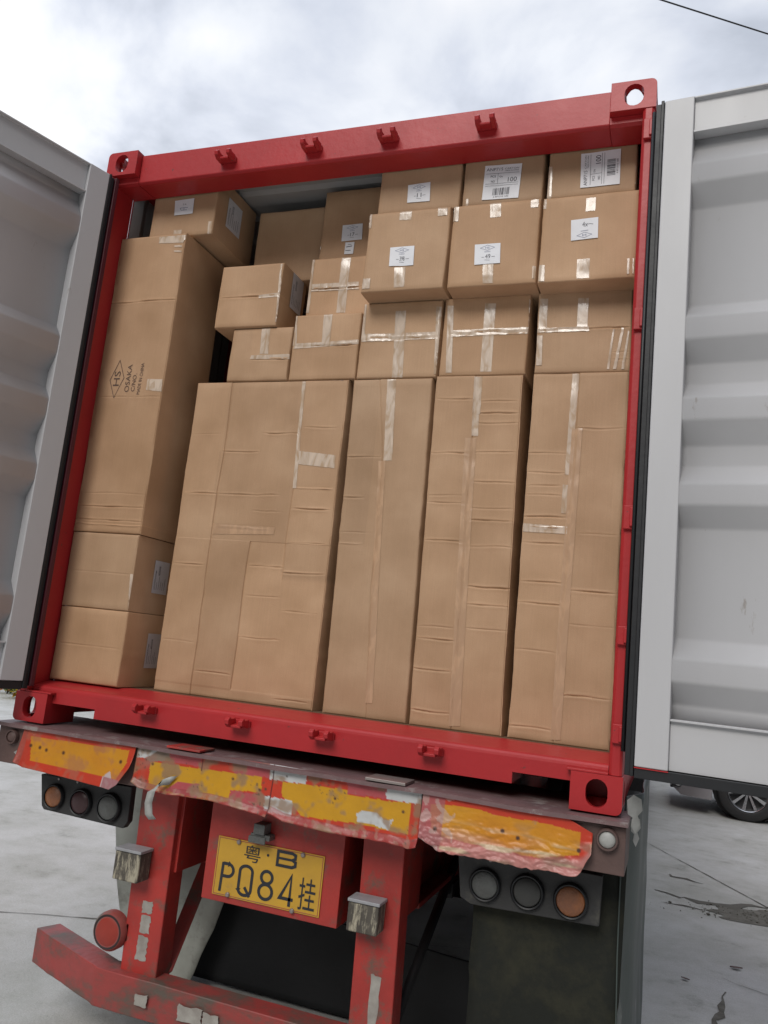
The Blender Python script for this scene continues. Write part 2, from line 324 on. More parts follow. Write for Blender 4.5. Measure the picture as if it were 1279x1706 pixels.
# flat strokes and lettering, given in a 2-D frame then mapped into place
def ribbon(pts, w):
    P = [Vector(p) for p in pts]; L = []; Rr = []
    closed = (P[0] - P[-1]).length < 1e-6 and len(P) > 2
    n = len(P)
    for i in range(n):
        a = P[i] - P[i - 1] if i > 0 else (P[-1] - P[-2] if closed else P[1] - P[0])
        b = P[i + 1] - P[i] if i < n - 1 else (P[1] - P[0] if closed else P[-1] - P[-2])
        a = a.normalized(); b = b.normalized(); t = (a + b); t = t.normalized() if t.length > 1e-6 else a
        nn = Vector((-t.y, t.x)); k = min(2.0, 1 / max(.4, abs(nn.dot(Vector((-a.y, a.x)))))) * w / 2
        L.append(P[i] + nn * k); Rr.append(P[i] - nn * k)
    v = L + Rr
    return [(p.x, p.y) for p in v], [(i, i + 1, n + i + 1, n + i) for i in range(n - 1)]
def arc(cx, cy, rx, ry, a0, a1, n=14): return [(cx + rx * math.cos(R(a0 + (a1 - a0) * i / n)), cy + ry * math.sin(R(a0 + (a1 - a0) * i / n))) for i in range(n + 1)]
_tx = {}
def text2d(s):
    if s not in _tx:
        c = bpy.data.curves.new('lettering', 'FONT'); c.body = s; c.resolution_u = 3
        o = bpy.data.objects.new('lettering', c); COL.objects.link(o)
        me = bpy.data.meshes.new_from_object(o.evaluated_get(bpy.context.evaluated_depsgraph_get()))
        _tx[s] = ([(v.co.x, v.co.y) for v in me.vertices], [tuple(p.vertices) for p in me.polygons])
        bpy.data.objects.remove(o); bpy.data.curves.remove(c); bpy.data.meshes.remove(me)
    return _tx[s]
def fit_text(s, x0, x1, y0, y1):
    v, f = text2d(s); ax = min(p[0] for p in v); bx = max(p[0] for p in v); ay = min(p[1] for p in v); by = max(p[1] for p in v)
    return [(x0 + (p[0] - ax) / (bx - ax) * (x1 - x0), y0 + (p[1] - ay) / (by - ay) * (y1 - y0)) for p in v], f
class Ink:
    """collects strokes in unit coordinates (0..1 over the label quad)"""
    def __init__(s): s.v = []; s.f = []; s.k = []; s.n = 0
    def put(s, vf):
        v, f = vf; o = len(s.v); s.v += v; s.f += [tuple(i + o for i in q) for q in f]; s.n += 1; s.k += [s.n] * len(v); return s
    def line(s, pts, w): return s.put(ribbon(pts, w))
    def text(s, t, x0, x1, y0, y1): return s.put(fit_text(t, x0, x1, y0, y1))
# ------------------------------------------------------------------ ground
g = MB(); S = 700
g.add([(-S, -S, -1.2), (S, -S, -1.2), (S, S, -1.2), (-S, S, -1.2)], [(0, 1, 2, 3)])
single('ground', None, None, g, MT['conc'], (0, 0, -1.2), kind='structure')
def crack(name, pts, w, m, seed, z=-1.196, jag=.5):
    random.seed(seed); P = []
    for (a, b) in zip(pts[:-1], pts[1:]):
        n = max(2, int(math.dist(a, b) / .07))
        for i in range(n): t = i / n; P.append((a[0] + (b[0] - a[0]) * t + random.uniform(-1, 1) * w * jag, a[1] + (b[1] - a[1]) * t + random.uniform(-1, 1) * w * jag))
    P.append(pts[-1]); mb = MB(); n = len(P)
    for i, p in enumerate(P):
        q = P[min(i + 1, n - 1)]; o = P[max(i - 1, 0)]; d = Vector((q[0] - o[0], q[1] - o[1])).normalized()
        ww = w * (.35 + random.random()) * min(1, .15 + 2.5 * min(i, n - 1 - i) / n) / 2
        mb.v += [(p[0] - d.y * ww, p[1] + d.x * ww, z), (p[0] + d.y * ww, p[1] - d.x * ww, z)]
        if i: mb.f.append((2 * i - 2, 2 * i - 1, 2 * i + 1, 2 * i))
    return single(name, None, None, mb, m, (P[0][0], P[0][1], -1.2), kind='structure')
crack('ground_joint', [(2.1, 6.75), (2.34, 6.33), (3.23, 4.63), (4.4, 2.4)], .014, MT['crack'], 1, jag=.15)
crack('ground_crack', [(2.58, 4.99), (2.72, 4.93), (2.874, 4.87)], .06, MT['crack'], 2)
crack('ground_crack', [(2.52, 4.37), (2.68, 4.30), (2.83, 4.26), (3.0, 4.30), (3.35, 4.52)], .08, MT['crack'], 3)
crack('ground_crack', [(2.56, 4.05), (2.72, 4.06), (2.86, 4.0)], .035, MT['crack'], 4)
crack('ground_crack', [(2.80, 1.75), (2.86, 2.1), (2.905, 2.40)], .045, MT['debris'], 5, jag=.25)
crack('ground_joint', [(2.90, 2.62), (2.96, 2.57), (3.12, 2.5), (4.5, 1.9)], .012, MT['crack'], 6, jag=.2)
crack('ground_joint', [(-2.2, .5), (-.95, 1.05), (-.652, 1.2), (-.2, 1.4), (1.6, 2.2)], .010, MT['crack'], 7, jag=.2)
# patch of crumbled concrete right of the trailer
random.seed(11); mb = MB(); ring = []
for k in range(60):
    a = 2 * math.pi * k / 60; rr = 1 + .35 * nz(math.cos(a) * 2, math.sin(a) * 2, 3) + random.uniform(-.06, .06)
    ring.append((3.50 + .62 * rr * math.cos(a), 4.18 + .24 * rr * math.sin(a) + .35 * rr * .3 * math.cos(a), -1.1965))
mb.add(ring, [tuple(range(60))]); single('crumbled_patch', None, None, mb, MT['debris'], (3.42, 4.1, -1.2), kind='structure')
def pebble(c, r, sd):
    random.seed(sd); bm = bmesh.new(); bmesh.ops.create_icosphere(bm, subdivisions=1, radius=r)
    mb = MB(); mb.add([(c[0] + v.co.x * random.uniform(.8, 1.3), c[1] + v.co.y * random.uniform(.8, 1.4), c[2] + v.co.z * .6) for v in bm.verts], [tuple(v.index for v in f.verts) for f in bm.faces]); bm.free(); return mb
grv = MB(); random.seed(5)
for k in range(260):
    a = random.gauss(3.3, .36); b = 4.2 + (a - 3.3) * .35 + random.gauss(0, .11); r = random.uniform(.002, .007) + (.008 if k % 14 == 0 else 0)
    p = pebble((a, b, -1.196 + r * .3), r, k); grv.add(p.v, p.f)
single('gravel', 'loose crumbs of broken concrete around the cracks right of the trailer', 'gravel', grv, MT['debris'], (3.2, 4.15, -1.2), kind='stuff')
def dry_leaf(x, y, s, rz, label):
    n = 6; mb = MB(); L = []
    for i in range(n + 1):
        t = i / n; wv = .38 * s * math.sin(math.pi * t) ** .8; z = -1.192 + s * .25 * (t - .5) ** 2
        for sg in (-1, 0, 1):
            px, py = (t - .5) * s * 1.6, sg * wv; c, d = math.cos(rz), math.sin(rz); L.append((x + px * c - py * d, y + px * d + py * c, z + abs(sg) * .12 * s))
    f = []
    for i in range(n):
        for j in (0, 1): f.append((3 * i + j, 3 * i + j + 1, 3 * i + j + 4, 3 * i + j + 3))
    mb.add(L, f); single('fallen_leaf', label, 'leaf', mb, MT['brown'], (x, y, -1.2), solid=.0008, group='dry leaves on the concrete')
dry_leaf(2.985, 2.83, .045, .2, 'dark curled leaf on the concrete, the larger one nearer the ground joint')
dry_leaf(2.70, 2.45, .03, -.4, 'tiny curled leaf on bare concrete close to the trailer side sheet')

# ------------------------------------------------------------------ trailer
TR = thing('semi_trailer', 'red skeletal semi-trailer under the loaded container, with yellow number plate and battered reflective panels', 'trailer', (1.219, 0, -1.2))
# main beams, cross members
for x0, x1 in ((.665, .80), (1.575, 1.715)):
    mb = MB(); xm = (x0 + x1) / 2
    mb.box(x0, x1, .36, 12.0, -.055, -.035).box(x0, x1, .36, 12.0, -.50, -.48).box(xm - .006, xm + .006, .36, 12.0, -.48, -.055)
    mb.box(x0 + .002, x1 - .002, .13, .36, -.49, -.168)
    part('main_beam', mb, MT['redw'], TR, bevel=.003)
mb = MB()
for y in (.9, 2.2, 3.6, 5.2, 6.8, 8.4, 10.0, 11.6): part('cross_member', MB().box(.0, 2.44, y, y + .08, -.20, -.12), MT['black'], TR)
for y in (5.9, 11.85):
    part('bolster', MB().box(-.03, 2.46, y, y + .2, -.16, -.001), MT['redw'], TR, bevel=.004)
# rear bolster: box beam with a projecting, bent top plate
mb = MB().box(-.025, 2.456, -.03, .33, -.168, -.026)
part('rear_bolster', mb, MT['brown'], TR, bevel=.003)
mb = MB(); n = 60
for i in range(n + 1):
    x = -.03 + 2.492 * i / n; dz = .004 * nz(x * 3, 0, 1) ; dy = .006 * nz(x * 4, 2, 5)
    mb.v += [(x, -.056 + dy, -.022 + dz), (x, -.056 + dy, -.008 + dz), (x, .36, -.001), (x, .36, -.022)]
    if i: o = 4 * (i - 1); mb.f += [(o + k, o + (k + 1) % 4, o + 4 + (k + 1) % 4, o + 4 + k) for k in range(4)]
mb.f += [(0, 1, 2, 3), (4 * n, 4 * n + 1, 4 * n + 2, 4 * n + 3)]
part('top_plate', mb, mat('scraped_edge_steel', (0.20, 0.12, 0.12), .5, (0.11, 0.07, 0.07), .8, 9, .4, 50, dirt=(0.28, 0.24, 0.23), dlo=.56, dhi=.66, dscale=12), TR)
mb = MB().box(.80, .945, -.058, .05, -.004, .004); part('shim_plate', mb, MT['redw'], TR, bevel=.002)
mb = MB().box(1.60, 1.745, -.058, .05, -.004, .006); part('shim_plate', mb, MT['bolt'], TR, bevel=.002)

# reflective sheets on the bolster, painted per vertex
def inpoly(x, z, poly):
    c = False; j = len(poly) - 1
    for i in range(len(poly)):
        xi, zi = poly[i]; xj, zj = poly[j]
        if (zi > z) != (zj > z) and x < (xj - xi) * (z - zi) / (zj - zi) + xi: c = not c
        j = i
    return c
def lerp_list(L, x):
    if x <= L[0][0]: return L[0][1]
    for (a, b), (c, d) in zip(L[:-1], L[1:]):
        if x <= c: return b + (d - b) * (x - a) / (c - a)
    return L[-1][1]
def sheet(name, xs, top, bot, disp, color, label, step=.0042, nv=52, y0=-.036):
    mb = MB(); nu = int((xs[1] - xs[0]) / step); cols = []
    for i in range(nu + 1):
        x = xs[0] + (xs[1] - xs[0]) * i / nu; zt = lerp_list(top, x); zb = lerp_list(bot, x)
        for j in range(nv + 1):
            z = zt + (zb - zt) * j / nv; dy, dx = disp(x, z, j / nv)
            mb.v.append((x + dx, y0 + dy, z)); cols.append(color(x, z, j / nv))
    for i in range(nu):
        for j in range(nv): a = i * (nv + 1) + j; mb.f.append((a, a + nv + 1, a + nv + 2, a + 1))
    mb.c = ('paint', cols)
    return part(name, mb, MT['vinyl'], TR, smooth=1, solid=.0018, label=label)
REDV, ORA, YEL, PINK, WHT, DUST, MAR = (.52, .05, .025), (.58, .22, .02), (.58, .30, .02), (.44, .085, .095), (.56, .57, .57), (.27, .2, .15), (.28, .05, .05)
def mixc(a, b, t): t = max(0, min(1, t)); return tuple(p + (q - p) * t for p, q in zip(a, b))
def sm(a, b, x): t = max(0, min(1, (x - a) / (b - a))); return t * t * (3 - 2 * t)
def colL(x, z, t):
    c = REDV
    if inpoly(x, z, [(.150, -.047), (.626, -.040), (.63, -.085), (.60, -.15), (.175, -.139)]): c = mixc(ORA, YEL, .35 + .5 * nz(x * 6, z * 14, 2))
    c = mixc(c, (.36, .14, .09), .55 * sm(-.1, .45, nz(x * 9, z * 20, 7) + .4 * nz(x * 60, z * 50, 1)))
    for (bx, bz) in ((.160, -.083), (.205, -.085), (.24, -.09), (.325, -.089), (.60, -.085)):
        d = math.dist((x, z), (bx, bz)); c = mixc(c, (.10, .04, .02), 1 - sm(.004, .010, d))
    if inpoly(x, z, [(.53, -.15), (.56, -.125), (.575, -.15), (.53, -.2)]): c = mixc(WHT, PINK, .3)
    if x > .535 and z < -.150: c = mixc((.36, .16, .17), WHT, .3 * abs(nz(x * 40, z * 40)))
    if x < .135: c = mixc(c, (.30, .09, .07), .6)
    return c
def dspL(x, z, t):
    dy = -.004 - .018 * t * t - .03 * sm(.45, .66, x) * t ** 2 * (.4 + nz(x * 9, 0)) + .003 * nz(x * 12, z * 12, 1)
    dy -= .02 * sm(.16, .11, x) * t
    return dy, 0
sheet('reflective_panel', (.112, .655), [(.112, -.020), (.655, -.014)], [(.112, -.150), (.15, -.168), (.35, -.176), (.52, -.186), (.58, -.188), (.615, -.165), (.655, -.10)], dspL, colL, 'left reflective panel, orange with a red border and a curled lower corner')
MP = [(YEL, [(.724, -.068), (1.2, -.055), (1.202, -.107), (1.083, -.118), (1.081, -.158), (.962, -.166), (.732, -.165)]), (DUST, [(.747, -.010), (.804, -.010), (.806, -.053), (.724, -.068), (.70, -.06)]),
      (WHT, [(.655, -.006), (.747, -.010), (.749, -.026), (.697, -.059), (.655, -.06)]), (PINK, [(.804, -.008), (.943, -.005), (.947, -.057), (.809, -.056)]), (PINK, [(1.085, -.004), (1.234, -.004), (1.241, -.054), (1.087, -.058)]),
      (PINK, [(.855, -.122), (.95, -.115), (.955, -.165), (.815, -.158)]), (PINK, [(1.083, -.118), (1.223, -.115), (1.226, -.165), (1.084, -.162)]),
      (YEL, [(1.282, -.059), (1.532, -.05), (1.534, -.067), (1.755, -.061), (1.765, -.157), (1.576, -.154), (1.37, -.161), (1.336, -.13), (1.288, -.108)]),
      (WHT, [(1.228, -.003), (1.37, -.003), (1.372, -.055), (1.231, -.058)]), (WHT, [(1.222, -.117), (1.331, -.116), (1.336, -.169), (1.225, -.165)]), (PINK, [(1.529, -.003), (1.673, -.003), (1.675, -.058), (1.532, -.063)]),
      (WHT, [(1.673, -.003), (1.817, -.003), (1.818, -.057), (1.675, -.058)]), (WHT, [(1.575, -.12), (1.60, -.108), (1.647, -.110), (1.675, -.124), (1.709, -.119), (1.698, -.156), (1.64, -.147), (1.582, -.148)]), (YEL, [(1.70, -.06), (1.765, -.058), (1.765, -.14), (1.71, -.13)])]
def colM(x, z, t):
    c = REDV; xx = x + .004 * nz(x * 60, z * 60, 1); z2 = z + .003 * nz(x * 70, z * 70, 5)
    for cc, poly in MP:
        if inpoly(xx, z2, poly): c = cc
    if t > .86: c = mixc(c, MAR, .75)
    if t > .80 and nz(x * 45, z * 45, 3) > .25: c = mixc(c, (.36, .22, .16), .45)
    if x < .80: c = mixc(c, (.30, .17, .13), .75 * sm(-.15, .35, nz(x * 16, z * 16, 9)))
    c = mixc(c, (.28, .18, .11), .8 * sm(.05, .45, nz(x * 13, z * 18, 4) + .4 * nz(x * 50, z * 50, 4)))
    if nz(x * 90, z * 90, 8) > .45 and nz(x * 8, z * 8, 2) > .18: c = mixc(c, (.10, .07, .05), .7)
    for (bx, bz) in ((.735, -.075), (1.085, -.078), (1.198, -.10), (1.49, -.085), (1.22, -.094), (1.74, -.09)):
        c = mixc(c, (.10, .05, .03), 1 - sm(.003, .007, math.dist((x, z), (bx, bz))))
    if abs(x - 1.2455) < .0022: c = (.07, .02, .02)
    if abs(x - .951) < .0015 and z > -.07: c = (.12, .03, .03)
    return c
def dspM(x, z, t): return (.002 - .02 * t ** 2.2 * (.5 + .9 * nz(x * 6, 1)) + .003 * nz(x * 18, z * 18, 2) - .010 * sm(.85, 1, t) * (1 + nz(x * 22, 5))), .002 * nz(x * 20, z * 20, 9)
sheet('reflective_panel', (.659, 1.80), [(.659, -.010), (1.25, -.006), (1.80, -.012)],
      [(.659, -.150), (.70, -.166), (.80, -.172), (.92, -.166), (1.0, -.164), (1.10, -.170), (1.2, -.182), (1.2430, -.186), (1.2465, -.170), (1.31, -.188), (1.4, -.192), (1.55, -.198), (1.7, -.192), (1.77, -.200), (1.80, -.190)], dspM, colM,
      'long middle panel patched with yellow, red, pink and white squares')
def colR(x, z, t):
    c = REDV; k = .006 * nz(x * 20, z * 10, 4)
    if inpoly(x, z + k, [(1.835, -.050), (1.903, -.040), (2.322, -.053), (2.323, -.125), (2.2, -.15), (1.85, -.14)]): c = mixc(ORA, YEL, .3 + .5 * nz(x * 5, z * 16, 2))
    c = mixc(c, (.47, .24, .22), .8 * sm(.58, .9, t + .25 * nz(x * 8, z * 20, 6)))
    c = mixc(c, (.62, .52, .34), .75 * sm(.18, .42, nz(x * 7, z * 60, 3)) * sm(.35, .7, t))
    c = mixc(c, (.25, .17, .12), .6 * sm(.1, .45, nz(x * 10, z * 30, 12)) * sm(.15, .5, t))
    if x < 1.885: c = mixc(c, (.36, .12, .13), .75)
    if x < 1.92 and nz(x * 30, z * 30, 1) > .1: c = mixc(c, (.5, .4, .36), .5)
    for (bx, bz) in ((2.08, -.092), (2.13, -.105), (2.32, -.11), (1.86, -.12)): c = mixc(c, (.08, .04, .03), 1 - sm(.004, .009, math.dist((x, z), (bx, bz))))
    return c
def dspR(x, z, t):
    e = t ** 1.5
    return (-.008 - .030 * e * (.9 + .4 * nz(x * 5, 3)) + e * (.007 * nz(x * 11, z * 45, 5) + .006 * nz(x * 34, z * 80, 8) + .004 * nz(x * 80, z * 110, 3)) + .002 * nz(x * 15, z * 15)), e * .004 * nz(x * 25, z * 25, 3)
rb = []
random.seed(3)
for i in range(41):
    x = 1.806 + .552 * i / 40; base = lerp_list([(1.806, -.150), (1.86, -.178), (1.92, -.186), (2.04, -.184), (2.148, -.188), (2.25, -.182), (2.30, -.190), (2.325, -.178), (2.345, -.14), (2.358, -.115)], x)
    rb.append((x, base + random.uniform(-.003, .003) + .006 * nz(x * 30, 1)))
sheet('reflective_panel', (1.806, 2.358), [(1.806, -.012), (2.26, -.014), (2.30, -.030), (2.358, -.055)], rb, dspR, colR, 'right reflective panel, crushed and crinkled along its ragged lower edge', nv=60)
# peeling strip
mb = MB(); path = [(.842, -.052, -.118), (.82, -.064, -.122), (.795, -.076, -.135), (.775, -.084, -.165), (.770, -.085, -.205), (.775, -.080, -.245), (.79, -.074, -.262)]
for i, p in enumerate(path):
    hw = .017; mb.v += [(p[0] - hw * .7, p[1], p[2] - hw * (1 if i < 3 else .1)), (p[0] + hw * .8, p[1] + .01, p[2] + hw * (1 if i < 3 else .1))]
    if i: mb.f.append((2 * i - 2, 2 * i - 1, 2 * i + 1, 2 * i))
part('peeled_strip', mb, MT['torn'], TR, smooth=1, solid=.0015)
# end markers of the bolster
def disc_part(name, c, r, m, parent, t=.01, ringm=None, ringr=1.25, label=None, dome=.25):
    h = parent
    if ringm:
        h = part(name + '_housing', MB().lathe([(r * ringr * .2, t * .5), (r * ringr, t * .5), (r * ringr, -t * .5), (r * ringr * .93, -t), (r * 1.02, -t), (r * 1.0, -t * .3), (r * .2, -t * .3)], c, 'y', 32), ringm, parent, smooth=40)
    return part(name, MB().lathe([(r, -t * .1), (r, -t * .5), (r * .85, -t * (.5 + dome)), (r * .45, -t * (.6 + dome * 1.6)), (.0005, -t * (.65 + dome * 1.8))], c, 'y', 32), m, h, smooth=50, label=label)
disc_part('marker_lamp', (2.402, -.036, -.066), .026, MT['torn'], TR, .016, MT['brown'], 1.3, 'cracked whitish marker lamp')
disc_part('marker_lamp', (.055, -.036, -.062), .022, MT['brown'], TR, .014, MT['brown'], 1.3)
part('torn_scrap', MB().add([(.085, -.05, -.118), (.112, -.056, -.104), (.128, -.05, -.115), (.118, -.045, -.13), (.098, -.048, -.127)], [(0, 1, 2, 3, 4)]), MT['torn'], TR, solid=.001)

# number plate board and plate
part('plate_board', MB().box(.938, 1.492, .100, .36, -.545, -.17), MT['redw'], TR, bevel=.003)
pl = part('number_plate', MB().box(.984, 1.423, .0955, .0975, -.521, -.3135), MT['plate'], TR, bevel=.0008)
ik = Ink()   # frame in metres: u = x, v = z
sw = .0112
ik.line([(1.0145, -.506), (1.018, -.403)], sw); ik.line([(1.018, -.4065), (1.040, -.4065)] + arc(1.040, -.4285, .0235, .022, 90, -90, 10) + [(1.017, -.4505)], sw)
ik.line(arc(1.117, -.420, .026, .0195, 0, 180, 10) + [(1.091, -.483)] + arc(1.117, -.483, .026, .0195, 180, 360, 10) + [(1.143, -.420)], sw); ik.line([(1.116, -.474), (1.140, -.505)], sw)
ik.line(arc(1.203, -.425, .0225, .0215, -90, 270, 20), sw); ik.line(arc(1.203, -.4745, .027, .0255, -90, 270, 20), sw)
ik.line([(1.302, -.506), (1.302, -.402), (1.262, -.482), (1.316, -.482)], sw)
ik.text('挂', 1.336, 1.402, -.507, -.398)
ik.text('粤', 1.100, 1.168, -.384, -.325)
ik.line([(1.238, -.3735), (1.238, -.3255), (1.296, -.3255), (1.309, -.3305), (1.309, -.343), (1.297, -.3485), (1.311, -.354), (1.311, -.3675), (1.298, -.3735), (1.238, -.3735)], .0105); ik.line([(1.24, -.3487), (1.298, -.3487)], .008)
ik.put(([(1.198 + .005 * math.cos(a * .785), -.348 + .005 * math.sin(a * .785)) for a in range(8)], [tuple(range(8))]))
mb = MB(); mb.v = [(p[0], .0949 - .00012 * k, p[1]) for p, k in zip(ik.v, ik.k)]; mb.f = ik.f
part('plate_lettering', mb, MT['pblack'], pl)
fr = MB()
for a in ((.989, 1.418, -.3195, -.3175), (.989, 1.418, -.517, -.515), (.989, .991, -.515, -.3195), (1.416, 1.418, -.515, -.3195)): fr.box(a[0], a[1], .0945, .0954, a[2], a[3])
part('plate_border', fr, MT['reddirty'], pl)
for x, z in ((1.073, -.322), (1.338, -.322), (1.052, -.512), (1.318, -.517)):
    part('bolt', MB().lathe([(.009, 0), (.009, -.006), (.006, -.009), (.0005, -.0095)], (x, .0955, z), 'y', 8), MT['bolt'], pl, smooth=30)
# plate lamp bracket
mb = MB().box(1.135, 1.215, .055, .10, -.292, -.272).box(1.150, 1.195, .045, .10, -.272, -.235).box(1.13, 1.20, .050, .056, -.305, -.28)
part('plate_lamp', mb, MT['greylens'], TR, bevel=.004)

def ragged(x0, x1, y0, y1, z0, z1, sd):
    r = random.Random(sd); P = []
    for (a, b), (c, d), n in (((x0, z0), (x1, z0), 4), ((x1, z0), (x1, z1), 8), ((x1, z1), (x0, z1), 4), ((x0, z1), (x0, z0), 8)):
        for k in range(n): t = k / n; P.append((a + (c - a) * t + r.uniform(-.0035, .0035), b + (d - b) * t + r.uniform(-.004, .004)))
    return MB().prism(P, y0, y1, 'y')
# posts, pads, underrun bar
for i, (xa, xb, xc, xd) in enumerate(((.612, .785, .630, .790), (1.560, 1.715, 1.572, 1.728))):
    mb = MB(); mb.add([(xa, .10, -.17), (xb, .10, -.17), (xb, .20, -.17), (xa, .20, -.17), (xc, .10, -.90), (xd, .10, -.90), (xd, .20, -.90), (xc, .20, -.90)],
                      [(0, 1, 2, 3), (4, 5, 6, 7), (0, 1, 5, 4), (1, 2, 6, 5), (2, 3, 7, 6), (3, 0, 4, 7)])
    po = part('bumper_post', mb, MT['redw'], TR, bevel=.006)
    mb = MB(); xo = ((.690, .735) if i == 0 else (1.628, 1.672))
    for z0, z1 in (((-.815, -.725), (-.715, -.655), (-.645, -.60)) if i == 0 else ((-.90, -.66), )): part('worn_tape', ragged(xo[0] + .01 * i, xo[1], .0985, .0995, z0, z1, int(-z0 * 99)), MT['whitetape'], po)
    px = (.588, .702) if i == 0 else (1.556, 1.668)
    pd = part('rubber_pad', MB().box(px[0], px[1], .02, .098, (-.525 if i == 0 else -.515), -.420), MT['pad'], TR, bevel=.006)
    part('lit_pad_top', MB().box(px[0] - .002, px[1] + .004, .016, .099, -.4195, -.408), MT['padtop'], pd, bevel=.003)  # pale slab paints in the light falling on the pad top
mb = MB().add([(.76, .14, -.865), (.80, .20, -.865), (.76, .20, -.90), (.70, .50, -.50), (.745, .56, -.50), (.71, .56, -.55)], [(0, 1, 2), (3, 4, 5), (0, 1, 4, 3), (1, 2, 5, 4), (2, 0, 3, 5)])
part('diagonal_brace', mb, MT['reddirty'], TR, bevel=.004)
part('diagonal_brace', MB().tube([(1.70, .19, -.86), (1.70, .95, -.45)], .02, 8), MT['black'], TR, smooth=1)
# bar: swept forward at its left end, boxed section
pth = [(.092, .246), (.555, .060), (2.30, .062)]
near, far = [], []
for i, p in enumerate(pth):
    p = Vector(p); a = (p - Vector(pth[i - 1])) if i else (Vector(pth[1]) - p); b = (Vector(pth[i + 1]) - p) if i < len(pth) - 1 else a
    a = a.normalized(); b = b.normalized(); t_ = (a + b).normalized(); nn = Vector((-t_.y, t_.x)); k = .105 / nn.dot(Vector((-a.y, a.x)))
    near.append(p); far.append(p + nn * k)
mb = MB(); cnt = 0
for i in range(len(pth) - 1):
    m_ = 14
    for k in range(m_ + (1 if i == len(pth) - 2 else 0)):
        t = k / m_; a = near[i].lerp(near[i + 1], t); b = far[i].lerp(far[i + 1], t); wv = .004 * nz(a.x * 7, 4) + .002 * nz(a.x * 24, 2)
        mb.v += [(a.x, a.y + wv, -.860), (b.x, b.y, -.860), (b.x, b.y, -.99), (a.x, a.y + wv * 2, -.995 + .004 * nz(a.x * 9, 7))]
        if cnt: o = 4 * (cnt - 1); mb.f += [(o + q, o + (q + 1) % 4, o + 4 + (q + 1) % 4, o + 4 + q) for q in range(4)]
        cnt += 1
n = 4 * (cnt - 1); mb.f += [(0, 1, 2, 3), (n, n + 1, n + 2, n + 3)]
ub = part('underrun_bar', mb, MT['bar'], TR, bevel=.005)
for x0, x1, z0, z1 in ((.93, 1.03, -.955, -.90), (1.035, 1.10, -.96, -.905), (.745, .795, -.945, -.905), (1.45, 1.6, -.96, -.905)): part('worn_tape', ragged(x0, x1, .0515, .0535, z0, z1, int(x0 * 99)), MT['whitetape'], ub)
# red reflector on a round mount
c = part('reflector_mount', MB().lathe([(.03, .03), (.072, .03), (.072, 0), (.064, -.012), (.052, -.012)], (.566, .085, -.735), 'y', 36), MT['reddirty'], TR, smooth=40)
part('reflector_ring', MB().lathe([(.050, -.008), (.057, -.014), (.062, -.0135), (.064, -.010)], (.566, .085, -.735), 'y', 36, close=False), MT['ring'], c, smooth=50)
part('reflector_lens', MB().lathe([(.0505, -.006), (.0505, -.012), (.04, -.016), (.0005, -.018)], (.566, .085, -.735), 'y', 36), MT['redlens'], c, smooth=50)
part('mount_arm', MB().box(.575, .64, .10, .13, -.76, -.70), MT['reddirty'], c)
# lamp boards
for pts, lamps, lab in (([(.109, -.215), (.562, -.200), (.566, -.335), (.548, -.362), (.150, -.352), (.136, -.338)], ((.200, -.292, .041, 'amber', 'faded amber lens'), (.336, -.294, .044, 'darkred', 'dark red lens'), (.474, -.293, .047, 'greylens', 'grey lens')), 'left board of three round lamps'),
                   ([(1.905, -.205), (2.385, -.205), (2.381, -.360), (1.964, -.372), (1.925, -.356)], ((2.008, -.300, .044, 'greylens', 'grey lens'), (2.150, -.296, .046, 'darklens', 'dirty dark lens'), (2.290, -.298, .046, 'amber', 'amber lens')), 'right board of three round lamps')):
    b_ = part('lamp_board', MB().prism(pts, .10, .135), MT['lampbody'], TR, bevel=.004, label=lab)
    for x, z, r, m, lb in lamps:
        part('lamp_housing', MB().lathe([(r * .3, -.001), (r * 1.22, -.001), (r * 1.22, -.014), (r * 1.12, -.020), (r * 1.03, -.018), (r * 1.02, -.004), (r * .3, -.004)], (x, .10, z), 'y', 40), MT['gasket'], b_, smooth=40)
        part('lamp_lens', MB().lathe([(r, -.005), (r, -.013), (r * .9, -.017), (r * .5, -.021), (.0005, -.023)], (x, .10, z), 'y', 40), MT[m], b_, smooth=50, label=lb)
for x in (.20, .45, 1.98, 2.24): part('lamp_bracket', MB().box(x, x + .06, .135, .17, -.26, -.16), MT['black'], TR)
# mud flaps
def flap(name, outline, y, m, label, curve=0, solid=.006):
    # outline: list of (z, xl, xr)
    mb = MB(); n = 24; k = 10
    for i in range(n + 1):
        z = outline[0][0] + (outline[-1][0] - outline[0][0]) * i / n
        xl = lerp_list([(-a, b) for a, b, c in outline], -z); xr = lerp_list([(-a, c) for a, b, c in outline], -z)
        for j in range(k + 1):
            x = xl + (xr - xl) * j / k; mb.v.append((x, y + curve * (i / n) ** 2 + .008 * nz(x * 4, z * 4, 3), z))
    for i in range(n):
        for j in range(k): a = i * (k + 1) + j; mb.f.append((a, a + 1, a + k + 2, a + k + 1))
    return part(name, mb, m, TR, smooth=1, solid=solid, label=label)
flap('mudguard', [(-.20, -.035, .70), (-.5, .0, .70), (-.77, .055, .665), (-.9, .10, .63), (-1.02, .15, .58), (-1.12, .22, .55), (-1.19, .26, .52)], .80, MT['flap'], 'pale scuffed mudguard behind the left wheels')
fr_ = flap('mud_flap', [(-.17, 1.945, 2.455), (-.45, 1.962, 2.452), (-.6, 1.958, 2.45), (-.62, 1.965, 2.446), (-1.08, 1.965, 2.440)], .17, MT['darkflap'], 'dark dirty rubber flap below the right lamps')
ik = Ink(); ik.text('WIM', 2.17, 2.29, -.765, -.725)
mb = MB(); mb.v = [(p[0], .153, p[1]) for p in ik.v]; mb.f = ik.f
part('faded_mark', mb, MT['black'], fr_)
